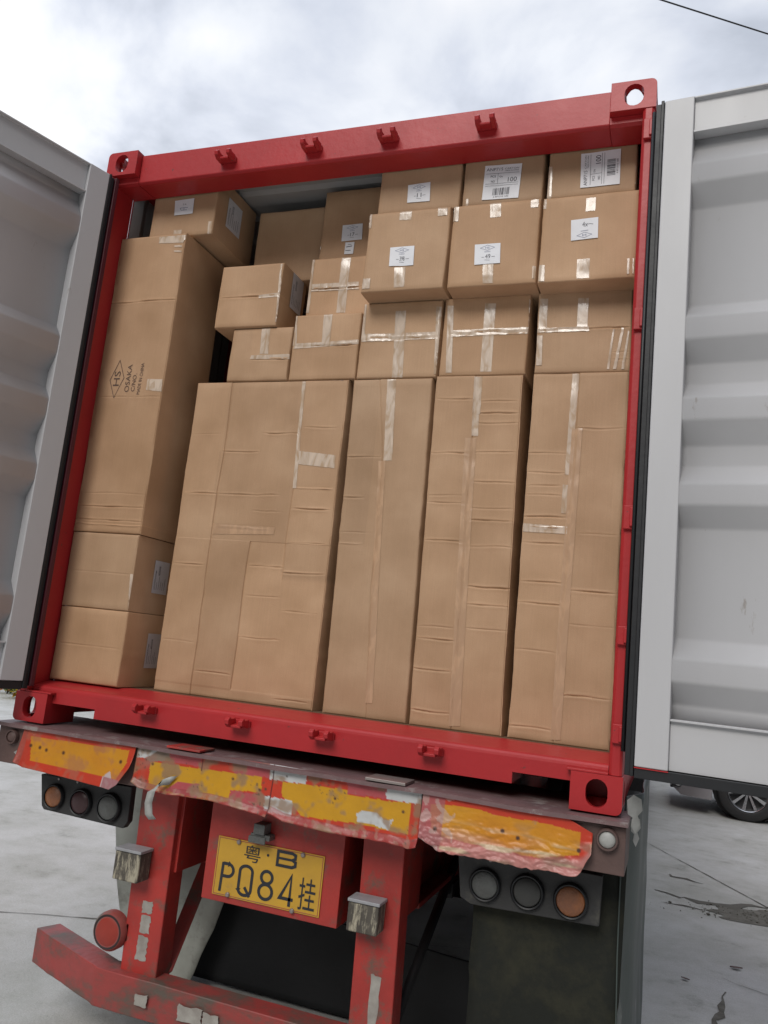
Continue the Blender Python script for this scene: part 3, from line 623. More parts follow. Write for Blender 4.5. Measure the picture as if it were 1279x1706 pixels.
# side sheet along the right flank, seen nearly edge-on
mb = MB(); prof = [(.15, .028), (.18, -.02), (.19, -.10), (.2, -.3), (.2, -.6), (.21, -.9), (.22, -1.06)]
ny = 60
for i in range(ny + 1):
    y = .16 + 1.15 * (i / ny)
    for j, (yy, z) in enumerate([(0, .04), (0, -.02), (0, -.1), (0, -.25), (0, -.45), (0, -.7), (0, -.95), (0, -1.05)]):
        mb.v.append((2.486 - .012 * math.cos(y * 9 + z * 4) * .4 - .045 * (1 - sm(.16, .34, y)) + .006 * nz(y * 5, z * 5, 2) + .01 * sm(-.5, -1.0, z), y, z - .06 * sm(-.8, -1.05, z) * nz(y * 3, 1)))
for i in range(ny):
    for j in range(7): a = i * 8 + j; mb.f.append((a, a + 1, a + 9, a + 8))
part('side_sheet', mb, MT['guard'], TR, smooth=1, solid=.004)
mb = MB(); P_ = [(0, .03), (.02, .045), (.045, .03), (.05, -.005), (.035, -.02), (.045, -.045), (.03, -.075), (.015, -.05), (.02, -.025), (.004, -.012)]
mb.add([(2.452 + a * .9, .02 + a * 1.4, .02 + b) for a, b in P_], [tuple(range(10))]); mb.add([(2.462 + a * .6, .10 + a, -.045 + b * .8) for a, b in P_], [tuple(range(10))])
part('torn_sheet', mb, MT['torn'], TR, solid=.001)
# wheels
def tyre_prof(w, r): return [(r * .56, -w * .42), (r * .72, -w * .5), (r * .92, -w * .47), (r * .985, -w * .38), (r, -w * .2), (r, -w * .07), (r * .98, -w * .05), (r * .98, w * .05), (r, w * .07), (r, w * .2), (r * .985, w * .38), (r * .92, w * .47), (r * .72, w * .5), (r * .56, w * .42)]
def wheel(name, c, parent, w=.25, r=.5):
    wh = part(name, MB().lathe(tyre_prof(w, r) + [tyre_prof(w, r)[0]], c, 'x', 40, close=False), MT['rubber'], parent, smooth=40)
    part('rim', MB().lathe([(.05, -w * .1), (r * .3, -w * .12), (r * .45, -w * .3), (r * .555, -w * .43), (r * .575, -w * .41), (r * .575, w * .41), (r * .555, w * .43), (r * .45, w * .1), (r * .3, w * .02), (.05, w * .02)], c, 'x', 32), MT['rim'], wh, smooth=40)
    return wh
for y in (1.55, 2.85, 4.15):
    for x in (.155, .475, 1.963, 2.283): wheel('wheel', (x, y, -.70), TR)
    part('axle', MB().tube([(.02, y, -.70), (2.418, y, -.70)], .065, 12), MT['black'], TR, smooth=40)
mb = MB()
for x in (.73, 1.645): mb.box(x - .04, x + .04, 1.0, 4.7, -.62, -.56).box(x - .03, x + .03, 2.1, 2.3, -.58, -.49).box(x - .03, x + .03, 3.4, 3.6, -.58, -.49).box(x - .03, x + .03, .98, 1.1, -.6, -.49).box(x - .03, x + .03, 4.6, 4.72, -.6, -.49)
part('leaf_spring', mb, MT['black'], TR)
for x in (.40, 2.04):
    l_ = part('landing_leg', MB().box(x - .07, x + .07, 9.4, 9.54, -1.16, -.13).box(x - .14, x + .14, 9.32, 9.62, -1.2, -1.16), MT['redw'], TR, bevel=.004)
flap('underbody_shade_sheet', [(-.45, .62, 1.10), (-.60, .60, 1.06), (-.72, .55, .98), (-.80, .45, .94), (-.83, .42, 1.92), (-1.18, .34, 1.94)], .93, MT['gasket'], None)  # black sheet added for the dark tyre form and deep shade under the trailer
for x, z in ((.205, -.222), (.300, -.220), (2.02, -.222), (2.20, -.216)): part('screw', MB().lathe([(.005, 0), (.005, -.003), (.0005, -.004)], (x, .0995, z), 'y', 8), MT['bolt'], TR)
part('air_tank', MB().lathe([(.02, 0), (.12, .02), (.14, .06), (.14, .84), (.12, .88), (.02, .9)], (.74, 5.0, -.72), 'x', 24), MT['black'], TR, smooth=40)
part('hanging_cable', MB().tube([(-.02, .20, -.03), (-.05, .16, -.09), (-.06, .14, -.14), (-.045, .14, -.155)], .003, 6), MT['cable'], TR)

# ------------------------------------------------------------------ container
CT = thing('shipping_container', 'red forty-foot shipping container with both pale grey doors swung open, resting on the trailer', 'container', (1.219, 0, 0))
def boolean_casting(x0, x1, y0, y1, z0, z1, sidex, endy, topz):
    def tmp(mb, nm):
        me = bpy.data.meshes.new(nm); me.from_pydata(mb.v, [], mb.f); bm = bmesh.new(); bm.from_mesh(me); bmesh.ops.recalc_face_normals(bm, faces=bm.faces)
        return me, bm
    me, bm = tmp(MB().box(x0, x1, y0, y1, z0, z1), 'c')
    ed = [e for e in bm.edges if all((abs(v.co.x - sidex) < 1e-5) for v in e.verts) or all((abs(v.co.z - topz) < 1e-5) for v in e.verts)]
    ed = [e for e in ed if all(abs(v.co.x - sidex) < 1e-5 and abs(v.co.z - topz) < 1e-5 for v in e.verts)]
    bmesh.ops.bevel(bm, geom=ed, offset=.022, segments=6, affect='EDGES', profile=.5)
    bm.to_mesh(me); bm.free()
    A = bpy.data.objects.new('ca', me); COL.objects.link(A)
    t = .028; B = []
    cx, cy, cz = (x0 + x1) / 2, (y0 + y1) / 2, (z0 + z1) / 2
    iy0, iy1 = (y0 + t, y1 - .012) if abs(endy - y0) < 1e-6 else (y0 + .012, y1 - t)
    B.append(MB().box(x0 + t, x1 - t, iy0, iy1, z0 + t, z1 - t if topz > cz else z1 - .02))
    def stadium(ax, az, hw, hh, n=8):
        P = []
        for k in range(n + 1): a = math.pi * k / n; P.append((ax + hw * math.cos(a), az + (hh - hw) + hw * math.sin(a)))
        for k in range(n + 1): a = math.pi + math.pi * k / n; P.append((ax + hw * math.cos(a), az - (hh - hw) + hw * math.sin(a)))
        return P
    hx = cx + (.002 if sidex > cx else -.002)
    B.append(MB().prism(stadium(hx, cz, .034, .044), min(endy, cy), max(endy, cy), 'y') if True else None)
    for b in B[-1:]: b.xf(lambda p: Vector((p.x, endy + (p.y - endy) * 1.02 - (.01 if endy == y0 else -.01), p.z)))
    e = MB().prism(stadium(cy, cz, .026, .040), min(sidex, cx), max(sidex, cx), 'x'); e.xf(lambda p: Vector((p.x + (.01 if sidex > cx else -.01), p.y, p.z))); B.append(e)
    t_ = MB().prism(stadium(cx, cy, .032, .060), min(topz, cz), max(topz, cz), 'z'); t_.xf(lambda p: Vector((p.x, p.y, p.z + (.01 if topz > cz else -.01)))); B.append(t_)
    tm = []
    for b in B:
        m2, bm2 = tmp(b, 'cb'); bm2.to_mesh(m2); bm2.free(); o = bpy.data.objects.new('cb', m2); COL.objects.link(o); tm.append(o)
        q = A.modifiers.new('b', 'BOOLEAN'); q.operation = 'DIFFERENCE'; q.object = o; q.solver = 'EXACT'
    bpy.context.view_layer.update()
    res = bpy.data.meshes.new_from_object(A.evaluated_get(bpy.context.evaluated_depsgraph_get()))
    mb = MB(); mb.v = [tuple(v.co) for v in res.vertices]; mb.f = [tuple(p.vertices) for p in res.polygons]
    for o in [A] + tm: bpy.data.objects.remove(o)
    bpy.data.meshes.remove(res)
    return mb
for yy in (0, 12.192):
    for xx in (0, 2.438):
        for zz_ in (0, 2.591):
            a = (xx, xx + .162) if xx == 0 else (xx - .162, xx)
            b = (yy, yy + .178) if yy == 0 else (yy - .178, yy)
            c_ = (0, .118) if zz_ == 0 else (zz_ - .118, zz_)
            part('corner_casting', boolean_casting(*a, *b, *c_, xx, yy, zz_), MT['red'], CT, bevel=.002)
# rear posts
for sx in (0, 1):
    X = (lambda t: t) if sx == 0 else (lambda t: 2.438 - t)
    poly = [(X(0.004), .010), (X(.012), .002), (X(.036), .002), (X(.046), .012), (X(.046), .155), (X(.004), .155)]
    post = part('corner_post', MB().prism(poly, .1185, 2.4725, 'z'), MT['red'], CT, bevel=.003)
    for z in (2.38, 1.65, .95, .56, .25):
        h = .04 if z > .6 else .03; mb = MB()
        a, b = sorted((X(.008), X(.040))); mb.box(a, b, -.012, .001, z - h, z + h)
        a, b = sorted((X(-.002), X(.020))); mb.box(a, b, -.020, -.010, z - h * .8, z + h * .8)
        part('hinge_lug', mb, MT['red'], post, bevel=.003)
    part('hinge_pin', MB().tube([(X(.004), -.022, .20), (X(.004), -.022, 2.43)], .007, 8), MT['gasket'], post, smooth=1)
# header with folded lower lip, sill with sloping top
hd = part('door_header', MB().prism([(.034, 2.583), (.034, 2.445), (.046, 2.436), (.165, 2.440), (.165, 2.583)], .1635, 2.2745, 'x'), MT['red'], CT, bevel=.004)
for a, b in ((.047, .163), (2.275, 2.391)): part('header_end', MB().prism([(.034, 2.4715), (.034, 2.445), (.046, 2.436), (.165, 2.440), (.165, 2.4715)], a, b, 'x'), MT['red'], hd)
part('roof_lip', MB().box(.165, 2.275, .045, .40, 2.5835, 2.589), MT['gasket'], CT)
mb = MB().prism([(.034, .119), (.034, .130), (.0355, .138), (.040, .1445), (.048, .149), (.16, .169), (.22, .169), (.22, .119)], .0485, 2.3895, 'x')
mb.prism([(.034, .045), (.034, .119), (.22, .119), (.22, .045)], .379, 2.083, 'x')
for a, b in ((.1635, .379), (2.083, 2.2745)): mb.prism([(.034, .082), (.034, .119), (.22, .119), (.22, .082)], a, b, 'x')
sl = part('door_sill', mb, MT['red'], CT)
for a, b in ((2.262, 2.392), (.046, .176)): part('casting_ledge', MB().box(a, b, .001, .033, .1185, .126), MT['red'], CT, bevel=.002)
for z, par, tops in ((2.497, hd, 1), (.112, sl, 0)):
    for x in (.637, 1.053, 1.397, 1.805):
        mb = MB().box(x - .040, x + .040, .022, .0335, z - .013, z + .013)
        for s in (-1, 1):
            a = x + s * .029
            mb.prism([(.022, z - .016), (-.010, z - .012 + .004 * s), (-.030, z - .004), (-.034, z + .012), (-.020, z + .024), (-.008, z + .016), (.022, z + .018)], a - .009, a + .009, 'x')
        mb.prism([(.022, z - .014), (-.012, z - .016), (-.014, z - .006), (.022, z - .002)], x - .022, x + .022, 'x')
        part('locking_bar_keeper', mb, MT['red'], par, bevel=.003)
# walls, roof, floor, front
def corrug(x_in, x_out, y0, y1, z0, z1):
    mb = MB(); y = y0; L = []
    while y < y1:
        for dy, d in ((.0, 0), (.070, 0), (.138, 1), (.208, 1)): L.append((y + dy, x_in if not d else x_out))
        y += .276
    for i, (yy, x) in enumerate(L):
        mb.v += [(x, yy, z0), (x, yy, z1)]
        if i: mb.f.append((2 * i - 2, 2 * i - 1, 2 * i + 1, 2 * i))
    return mb
part('side_wall', corrug(.042, .006, .16, 12.0, .15, 2.53), MT['red'], CT, solid=.002)
part('side_wall', corrug(2.396, 2.432, .16, 12.0, .15, 2.53), MT['red'], CT, solid=.002)
part('wall_lining', corrug(.0445, .0085, .165, 12.0, .17, 2.53), MT['wallin'], CT, solid=.001)
part('wall_lining', corrug(2.3935, 2.4295, .165, 12.0, .17, 2.53), MT['wallin'], CT, solid=.001)
for a, b in ((.004, .064), (2.374, 2.434)): part('top_rail', MB().box(a, b, .18, 12.01, 2.53, 2.585), MT['red'], CT, bevel=.003)
for a, b in ((.002, .047), (2.391, 2.436)): part('bottom_rail', MB().box(a, b, .18, 12.01, .02, .165), MT['red'], CT, bevel=.003)
mb = MB(); L = []; y = .17
while y < 12.0: L += [(y, 2.550), (y + .09, 2.550), (y + .11, 2.566), (y + .2, 2.566)]; y += .22
for i, (yy, z) in enumerate(L):
    mb.v += [(.06, yy, z), (2.378, yy, z)]
    if i: mb.f.append((2 * i - 2, 2 * i - 1, 2 * i + 1, 2 * i))
part('roof', mb, MT['roof'], CT, solid=.002)
part('front_wall', MB().box(.047, 2.391, 12.02, 12.06, .12, 2.58), MT['red'], CT)
part('floor_board', MB().box(.047, 2.391, .222, 12.0, .142, .170), MT['floor'], CT)
y = .55
while y < 12: part('floor_beam', MB().box(.05, 2.388, y, y + .045, .02, .140), MT['black'], CT); y += .6

# doors: u from the hinge, w outward from the inner face (behind it), z up
RID = [(2.3035, 0), (2.264, 0), (2.184, 1), (2.113, 1), (2.035, 0), (1.677, 0), (1.625, 1), (1.548, 1), (1.472, 0), (1.400, 0), (1.343, 1), (1.269, 1), (1.190, 0), (1.121, 0), (1.056, 1), (.988, 1), (.917, 0), (.564, 0), (.501, 1), (.432, 1), (.363, 0), (.318, 0)]
def door(hx, hy, ang, label):
    ca, sa = math.cos(R(ang)), math.sin(R(ang))
    left = ang < -90
    # inner face normal points to the camera side
    nx, ny = (-sa, ca) if not left else (sa, -ca)      # outward (away from camera) direction
    def T(u, w_, z): return Vector((hx + ca * u + nx * w_, hy + sa * u + ny * w_, z))
    def tr(mb): return mb.xf(lambda p: T(p.x, p.y, p.z))
    W_, zt, zb = 1.175, 2.445, .163
    mb = MB().box(0, .099, 0, .052, zb, zt).box(W_ - .09, W_, 0, .052, zb, zt)
    d = part('container_door', tr(mb), MT['door'], CT, bevel=.004, label=label)
    a_, b_ = .0995, W_ - .0905
    part('door_rail', tr(MB().prism([(.050, 2.3045), (.0015, 2.3045), (.0015, 2.312), (.016, 2.3125), (.016, zt - .008), (.0015, zt - .008), (.0015, zt - .002), (.050, zt - .002)], a_, b_, 'x')), MT['door'], d, bevel=.0012)
    part('door_rail', tr(MB().prism([(.050, zb + .0012), (.016, zb + .0012), (.016, .3105), (.0015, .311), (.0015, .3175), (.050, .3175)], a_, b_, 'x')), MT['door'], d, bevel=.0012)
    P = []
    for z, s in RID: P.append((z, .0490 if not s else .004))
    mb = MB(); 
    U = [.0985, W_ - .0895]
    # rounded folds
    Q = []
    for i, (z, w_) in enumerate(P):
        if 0 < i < len(P) - 1 and P[i - 1][1] != P[i + 1][1]:
            pa, pb = P[i - 1], P[i + 1]; ra = min(.35, .007 / max(.001, abs(pa[0] - z))); rb_ = min(.35, .007 / max(.001, abs(pb[0] - z)))
            A_ = (z + (pa[0] - z) * ra, w_ + (pa[1] - w_) * ra); B2 = (z + (pb[0] - z) * rb_, w_ + (pb[1] - w_) * rb_)
            for k in range(5): t = k / 4; Q.append(((1 - t) ** 2 * A_[0] + 2 * t * (1 - t) * z + t * t * B2[0], (1 - t) ** 2 * A_[1] + 2 * t * (1 - t) * w_ + t * t * B2[1]))
        else: Q.append((z, w_))
    Q = sorted(set(Q), key=lambda q: -q[0])
    for i, (z, w_) in enumerate(Q):
        mb.v += [(U[0], w_, z), (U[1], w_, z)]
        if i: mb.f.append((2 * i - 2, 2 * i - 1, 2 * i + 1, 2 * i))
    part('corrugated_panel', tr(mb), MT['door'], d, smooth=30, solid=.002)
    mb = MB().box(.0, W_, .0525, .056, zb - .001, zt + .001)
    part('door_skin', tr(mb), MT['red'], d)
    # gaskets: hinge side, far side, bottom, top
    mb = MB().box(-.012, -.0015, .0, .045, zb - .03, zt + .004).box(-.030, -.0125, .012, .045, zb - .03, zt)
    if left: part('jamb_shade_strip', tr(MB().box(-.052, -.0315, .0, .04, zb - .02, zt)), MT['maroon'], d, bevel=.003)  # added strip, coloured dark in place of the shaded left jamb
    mb.box(.0, W_, .004, .05, zb - .034, zb - .0015)
    mb.box(.0, W_, .020, .05, zt + .0015, zt + .008)
    part('door_gasket', tr(mb), MT['gasket'], d, bevel=.002)
    for u in (.30, .85):
        mb = MB().tube([(u, .085, zb + .02), (u, .085, zt - .02)], .017, 10)
        for z in (.3, .9, 1.7, 2.3): mb.box(u - .05, u + .05, .056, .11, z - .02, z + .02)
        part('locking_bar', tr(mb), MT['bolt'], d, smooth=40)
    if not left:
        mb = MB().box(.0, .10, -.001, .002, zb - .004, zb - .001)
        part('paint_edge', tr(mb), MT['red'], d)
door(2.470, -.058, -5.6, 'right door, almost in line with the container end')
door(.072, -.052, -108.5, 'left door, swung back at an angle toward the viewer')
# cartons: extents (x0, x1, z0, z1) in metres, creases, seams, tapes and labels on the front face
CARTONS = [
 dict(name='tall_carton', ext=[0.492, 1.238, 0.17, 1.545], yf=0.25, depth=0.3, label='widest tall carton, patched from overlapping cardboard strips, left of the three narrow tall ones', cr=[[1.032, 0.505, 0.673, 1.3], [1.034, 0.673, 0.977, 0.8], [0.717, 0.504, 0.658, 1.2], [1.224, 0.667, 0.855, 1.1], [1.308, 0.86, 1.04, 0.9], [0.887, 0.666, 0.942, -1.2], [0.73, 0.869, 1.03, 1.3], [0.43, 0.864, 1.054, 1.0], [0.272, 0.683, 0.853, 1.2], [1.334, 1.051, 1.206, 1.0], [0.98, 1.033, 1.219, 1.5], [1.068, 1.032, 1.222, -1.2], [0.835, 1.047, 1.22, 1.0], [0.712, 1.032, 1.23, 1.6], [0.551, 1.044, 1.214, 0.7], [0.199, 1.05, 1.218, 1.0], [1.304, 0.491, 0.65, 0.4], [0.964, 0.852, 0.998, 0.6], [0.604, 0.871, 1.036, 0.5], [0.388, 0.5, 0.664, 0.5]], se=[[[0.673, 1.541], [0.68, 1.221], [0.672, 1.04], [0.669, 0.76], [0.676, 0.459], [0.676, 0.194]], [[1.034, 1.554], [1.038, 1.068], [1.03, 0.804], [1.033, 0.708]], [[0.864, 0.802], [0.859, 0.721], [0.868, 0.397], [0.863, 0.243]]], ta=[[[1.018, 1.549], [1.035, 1.549], [1.053, 1.068], [1.035, 1.068]], [[1.046, 1.23], [1.215, 1.214], [1.217, 1.158], [1.05, 1.172]], [[0.67, 0.903], [0.974, 0.898], [0.972, 0.867], [0.672, 0.855], 'clear'], [[0.743, 1.579], [1.21, 1.563], [1.212, 1.542], [0.747, 1.554]]], la=[], lean=0),  # the clear strip stands in for a highlight along a crease
 dict(name='tall_carton', ext=[1.27, 1.618, 0.17, 1.545], yf=0.25, depth=0.3, label='narrow tall carton with few creases, directly right of the widest tall one', cr=[[1.208, 1.252, 1.424, 1.0], [1.037, 1.257, 1.363, 0.8], [0.846, 1.264, 1.375, -1.1], [0.893, 1.269, 1.409, 0.5]], se=[[[1.377, 1.532], [1.424, 1.208], [1.431, 0.947], [1.434, 0.669], [1.468, 0.142]]], ta=[[[1.411, 1.543], [1.449, 1.542], [1.469, 1.194], [1.432, 1.194]], [[1.41, 1.193], [1.442, 1.194], [1.488, 0.231], [1.458, 0.227], 'clear']], la=[], lean=0.016),
 dict(name='tall_carton', ext=[1.632, 1.985, 0.17, 1.552], yf=0.25, depth=0.3, label='tall carton with the most horizontal creases, between two other narrow tall ones', cr=[[1.454, 1.631, 1.786, 0.9], [1.228, 1.628, 1.796, 1.0], [1.027, 1.632, 1.795, 0.9], [0.877, 1.633, 1.798, 1.3], [0.496, 1.633, 1.8, 1.8], [0.38, 1.63, 1.797, 1.0], [0.227, 1.641, 1.802, 1.2], [1.443, 1.815, 1.97, 0.9], [1.395, 1.801, 1.969, 1.5], [1.353, 1.8, 1.972, 0.8], [1.237, 1.8, 1.976, 1.1], [1.119, 1.797, 1.976, 1.0], [1.01, 1.801, 1.984, 0.6], [0.964, 1.801, 1.983, 1.2], [0.863, 1.805, 1.986, 0.8], [0.706, 1.805, 1.998, 1.6], [0.639, 1.806, 1.994, 1.2], [0.55, 1.801, 1.996, 0.6], [1.058, 1.625, 1.783, 0.5], [0.542, 1.637, 1.782, 0.6]], se=[[[1.786, 1.544], [1.796, 1.237], [1.797, 1.007], [1.804, 0.713], [1.805, 0.496], [1.807, 0.168]]], ta=[[[1.782, 1.547], [1.814, 1.546], [1.817, 1.391], [1.785, 1.391]], [[1.786, 1.391], [1.812, 1.391], [1.816, 1.302], [1.79, 1.302]], [[1.765, 1.292], [1.809, 1.293], [1.839, 0.188], [1.797, 0.183], 'clear']], la=[], lean=0.014),
 dict(name='tall_carton', ext=[2.018, 2.376, 0.17, 1.555], yf=0.25, depth=0.3, label='tall carton touching the right corner post, long pale tape left of its seam', cr=[[1.235, 2.01, 2.165, 0.8], [1.157, 2.011, 2.166, 1.0], [1.106, 2.012, 2.156, 0.8], [1.071, 2.008, 2.157, 0.9], [0.988, 2.01, 2.185, 1.3], [0.949, 2.01, 2.187, -1.2], [0.889, 2.01, 2.186, 1.1], [0.742, 2.015, 2.183, 0.9], [0.661, 2.012, 2.184, 1.5], [0.489, 2.012, 2.182, 0.5], [0.217, 2.02, 2.179, 0.9], [1.332, 2.193, 2.376, 0.8], [0.929, 2.201, 2.368, 0.8], [0.717, 2.205, 2.371, 1.4], [0.595, 2.205, 2.369, 0.6], [0.342, 2.19, 2.37, 1.3]], se=[[[2.193, 1.553], [2.194, 1.331], [2.185, 0.978], [2.186, 0.764], [2.184, 0.597], [2.18, 0.335], [2.182, 0.176]]], ta=[[[2.167, 1.551], [2.193, 1.551], [2.187, 1.152], [2.162, 1.152]], [[2.158, 1.112], [2.188, 1.113], [2.188, 1.004], [2.158, 1.003]], [[2.009, 0.96], [2.187, 0.954], [2.187, 0.926], [2.01, 0.928]], [[2.178, 1.331], [2.217, 1.331], [2.207, 0.187], [2.171, 0.182], 'clear']], la=[], lean=0),
 dict(name='seamed_carton', ext=[1.27, 1.62, 1.549, 1.885], yf=0.25, depth=0.3, label='taped carton below the leftmost of the jutting labelled cartons', cr=[[1.721, 1.259, 1.624, 2.0]], se=[], ta=[[[1.416, 1.846], [1.463, 1.844], [1.476, 1.55], [1.43, 1.551]], [[1.256, 1.747], [1.623, 1.745], [1.625, 1.714], [1.258, 1.712]], [[1.261, 1.888], [1.281, 1.887], [1.288, 1.719], [1.269, 1.72]], [[1.595, 1.856], [1.617, 1.854], [1.631, 1.56], [1.61, 1.561]]], la=[]),
 dict(name='seamed_carton', ext=[1.632, 1.985, 1.552, 1.888], yf=0.25, depth=0.3, label='taped carton below the middle one of the jutting labelled cartons', cr=[[1.731, 1.665, 2.0, 2.0]], se=[], ta=[[[1.8, 1.859], [1.845, 1.856], [1.848, 1.566], [1.803, 1.567]], [[1.655, 1.747], [2.004, 1.749], [2.003, 1.722], [1.658, 1.719]], [[1.643, 1.856], [1.669, 1.855], [1.686, 1.565], [1.661, 1.565]], [[1.979, 1.865], [2.001, 1.863], [2.007, 1.691], [1.985, 1.692]]], la=[]),
 dict(name='seamed_carton', ext=[2.018, 2.376, 1.555, 1.89], yf=0.25, depth=0.3, label='carton with wrinkled, fanned tape at its lower right corner, beside the right corner post', cr=[[1.731, 2.015, 2.376, 2.0], [1.633, 2.299, 2.373, 0.8], [1.604, 2.31, 2.374, 0.8]], se=[], ta=[[[2.022, 1.865], [2.054, 1.864], [2.055, 1.735], [2.023, 1.737]], [[2.171, 1.859], [2.211, 1.857], [2.212, 1.739], [2.172, 1.741]], [[2.014, 1.74], [2.219, 1.74], [2.22, 1.721], [2.015, 1.722]], [[2.021, 1.711], [2.042, 1.71], [2.047, 1.587], [2.025, 1.587]], [[2.308, 1.725], [2.314, 1.724], [2.302, 1.565], [2.293, 1.566]], [[2.34, 1.728], [2.349, 1.728], [2.328, 1.565], [2.316, 1.565]], [[2.364, 1.717], [2.369, 1.712], [2.357, 1.564], [2.346, 1.564]]], la=[]),
 dict(name='labelled_carton', ext=[1.292, 1.648, 1.888, 2.245], yf=0.15, depth=0.4, label='carton with a centred white label, leftmost of the three jutting out in a row', cr=[], se=[], ta=[[[1.429, 1.991], [1.477, 1.991], [1.482, 1.903], [1.435, 1.902]], [[1.429, 2.245], [1.481, 2.243], [1.481, 2.202], [1.429, 2.204]], [[1.269, 2.249], [1.304, 2.246], [1.305, 2.177], [1.271, 2.181]], [[1.594, 2.244], [1.634, 2.243], [1.636, 2.206], [1.596, 2.206]], [[1.279, 1.95], [1.327, 1.949], [1.329, 1.904], [1.282, 1.904]]], la=[[[1.401, 2.083], [1.508, 2.081], [1.511, 1.995], [1.405, 1.998], 'mark398']]),
 dict(name='labelled_carton', ext=[1.661, 2.016, 1.886, 2.243], yf=0.15, depth=0.4, label='carton with a low white label, middle of the three jutting out in a row', cr=[], se=[], ta=[[[1.803, 1.976], [1.846, 1.975], [1.851, 1.895], [1.809, 1.896]], [[1.813, 2.243], [1.857, 2.243], [1.86, 2.178], [1.816, 2.178]], [[1.648, 2.242], [1.684, 2.238], [1.685, 2.174], [1.649, 2.177]], [[1.976, 2.241], [2.006, 2.239], [2.007, 2.205], [1.977, 2.206]], [[2.002, 1.956], [2.014, 1.955], [2.015, 1.903], [2.004, 1.904]]], la=[[[1.764, 2.064], [1.868, 2.063], [1.873, 1.976], [1.769, 1.976], 'mark49']]),
 dict(name='labelled_carton', ext=[2.026, 2.386, 1.884, 2.241], yf=0.15, depth=0.4, label='carton with an upside-down white label, rightmost of the three jutting out in a row', cr=[], se=[], ta=[[[2.19, 2.224], [2.226, 2.224], [2.227, 2.168], [2.191, 2.168]], [[2.17, 1.972], [2.217, 1.972], [2.219, 1.893], [2.172, 1.893]], [[2.012, 2.237], [2.037, 2.234], [2.038, 2.194], [2.013, 2.196]], [[2.026, 1.958], [2.048, 1.957], [2.051, 1.889], [2.029, 1.89]], [[2.355, 1.96], [2.362, 1.96], [2.364, 1.898], [2.356, 1.898]], [[2.374, 1.959], [2.378, 1.958], [2.38, 1.897], [2.375, 1.897]]], la=[[[2.138, 2.135], [2.24, 2.138], [2.243, 2.052], [2.142, 2.05], 'mark4x']]),
 dict(name='top_carton', ext=[1.318, 1.675, 2.246, 2.53], yf=0.168, depth=0.3, label='carton under the header with one small white label and a clean face', cr=[], se=[], ta=[], la=[[[1.445, 2.373], [1.543, 2.377], [1.548, 2.289], [1.449, 2.291], 'mark11']]),
 dict(name='top_carton', ext=[1.688, 2.014, 2.246, 2.525], yf=0.168, depth=0.3, label='carton under the header with an upright barcode label', cr=[], se=[], ta=[[[1.705, 2.282], [1.715, 2.281], [1.716, 2.247], [1.705, 2.249]]], la=[[[1.775, 2.419], [1.926, 2.414], [1.92, 2.265], [1.771, 2.269], 'barcode']]),
 dict(name='top_carton', ext=[2.033, 2.368, 2.246, 2.525], yf=0.168, depth=0.3, label='carton under the header with a barcode label turned sideways', cr=[], se=[], ta=[[[2.029, 2.388], [2.048, 2.386], [2.052, 2.245], [2.032, 2.248]], [[2.364, 2.353], [2.368, 2.352], [2.371, 2.248], [2.367, 2.249]]], la=[[[2.157, 2.429], [2.308, 2.431], [2.31, 2.281], [2.162, 2.28], 'barcode_side']]),
 dict(name='left_carton', ext=[0.05, 0.403, 0.172, 0.486], yf=0.12, depth=0.45, label='plain lowest carton of the left stack, on the container floor by the left post', cr=[[0.328, 0.07, 0.39, 0.5]], se=[], ta=[], la=[], side_label=[0.278, 0.373, 0.254, 0.404]),
 dict(name='left_carton', ext=[0.048, 0.4, 0.488, 0.815], yf=0.12, depth=0.45, label='carton in the left stack, between the lowest one and the tall printed one', cr=[[0.642, 0.055, 0.392, 0.4]], se=[], ta=[[[0.386, 0.645], [0.398, 0.646], [0.409, 0.497], [0.398, 0.496]]], la=[], side_label=[0.257, 0.367, 0.58, 0.725]),
 dict(name='printed_carton', ext=[0.046, 0.405, 0.818, 2.222], yf=0.12, depth=0.34, label='tall carton printed with a black diamond mark and OSAKA, top of the left stack', cr=[[1.896, 0.008, 0.402, 1.2], [0.933, 0.035, 0.399, 1.2], [0.873, 0.035, 0.403, 1.2], [0.853, 0.033, 0.406, -1.0], [0.994, 0.036, 0.406, 0.4], [1.437, 0.011, 0.397, 0.4]], se=[], ta=[[[0.316, 1.52], [0.397, 1.516], [0.401, 1.459], [0.318, 1.468]], [[0.261, 2.212], [0.408, 2.21], [0.396, 2.172], [0.262, 2.18]], [[0.35, 2.162], [0.392, 2.159], [0.393, 2.15], [0.352, 2.154]], [[0.352, 2.136], [0.394, 2.133], [0.395, 2.125], [0.354, 2.129]]], la=[], printed=1),
 dict(name='upper_carton', ext=[0.158, 0.506, 2.235, 2.535], yf=0.17, depth=0.35, label="carton with a small front label and a large side label, under the header's left end", cr=[], se=[], ta=[[[0.294, 2.271], [0.338, 2.269], [0.341, 2.239], [0.296, 2.243]], [[0.48, 2.297], [0.5, 2.297], [0.502, 2.231], [0.482, 2.231]]], la=[[[0.275, 2.424], [0.382, 2.426], [0.385, 2.348], [0.282, 2.348], 'small']], side_label=[0.262, 0.388, 2.325, 2.473]),
 dict(name='stepped_carton', ext=[0.64, 0.942, 1.549, 1.797], yf=0.25, depth=0.3, label='low carton with a taped edge, standing on the left half of the widest tall one', cr=[[1.647, 0.759, 0.948, 1.6]], se=[], ta=[[[0.786, 1.802], [0.829, 1.8], [0.836, 1.672], [0.794, 1.673]], [[0.751, 1.667], [0.95, 1.669], [0.948, 1.646], [0.748, 1.65]]], la=[]),
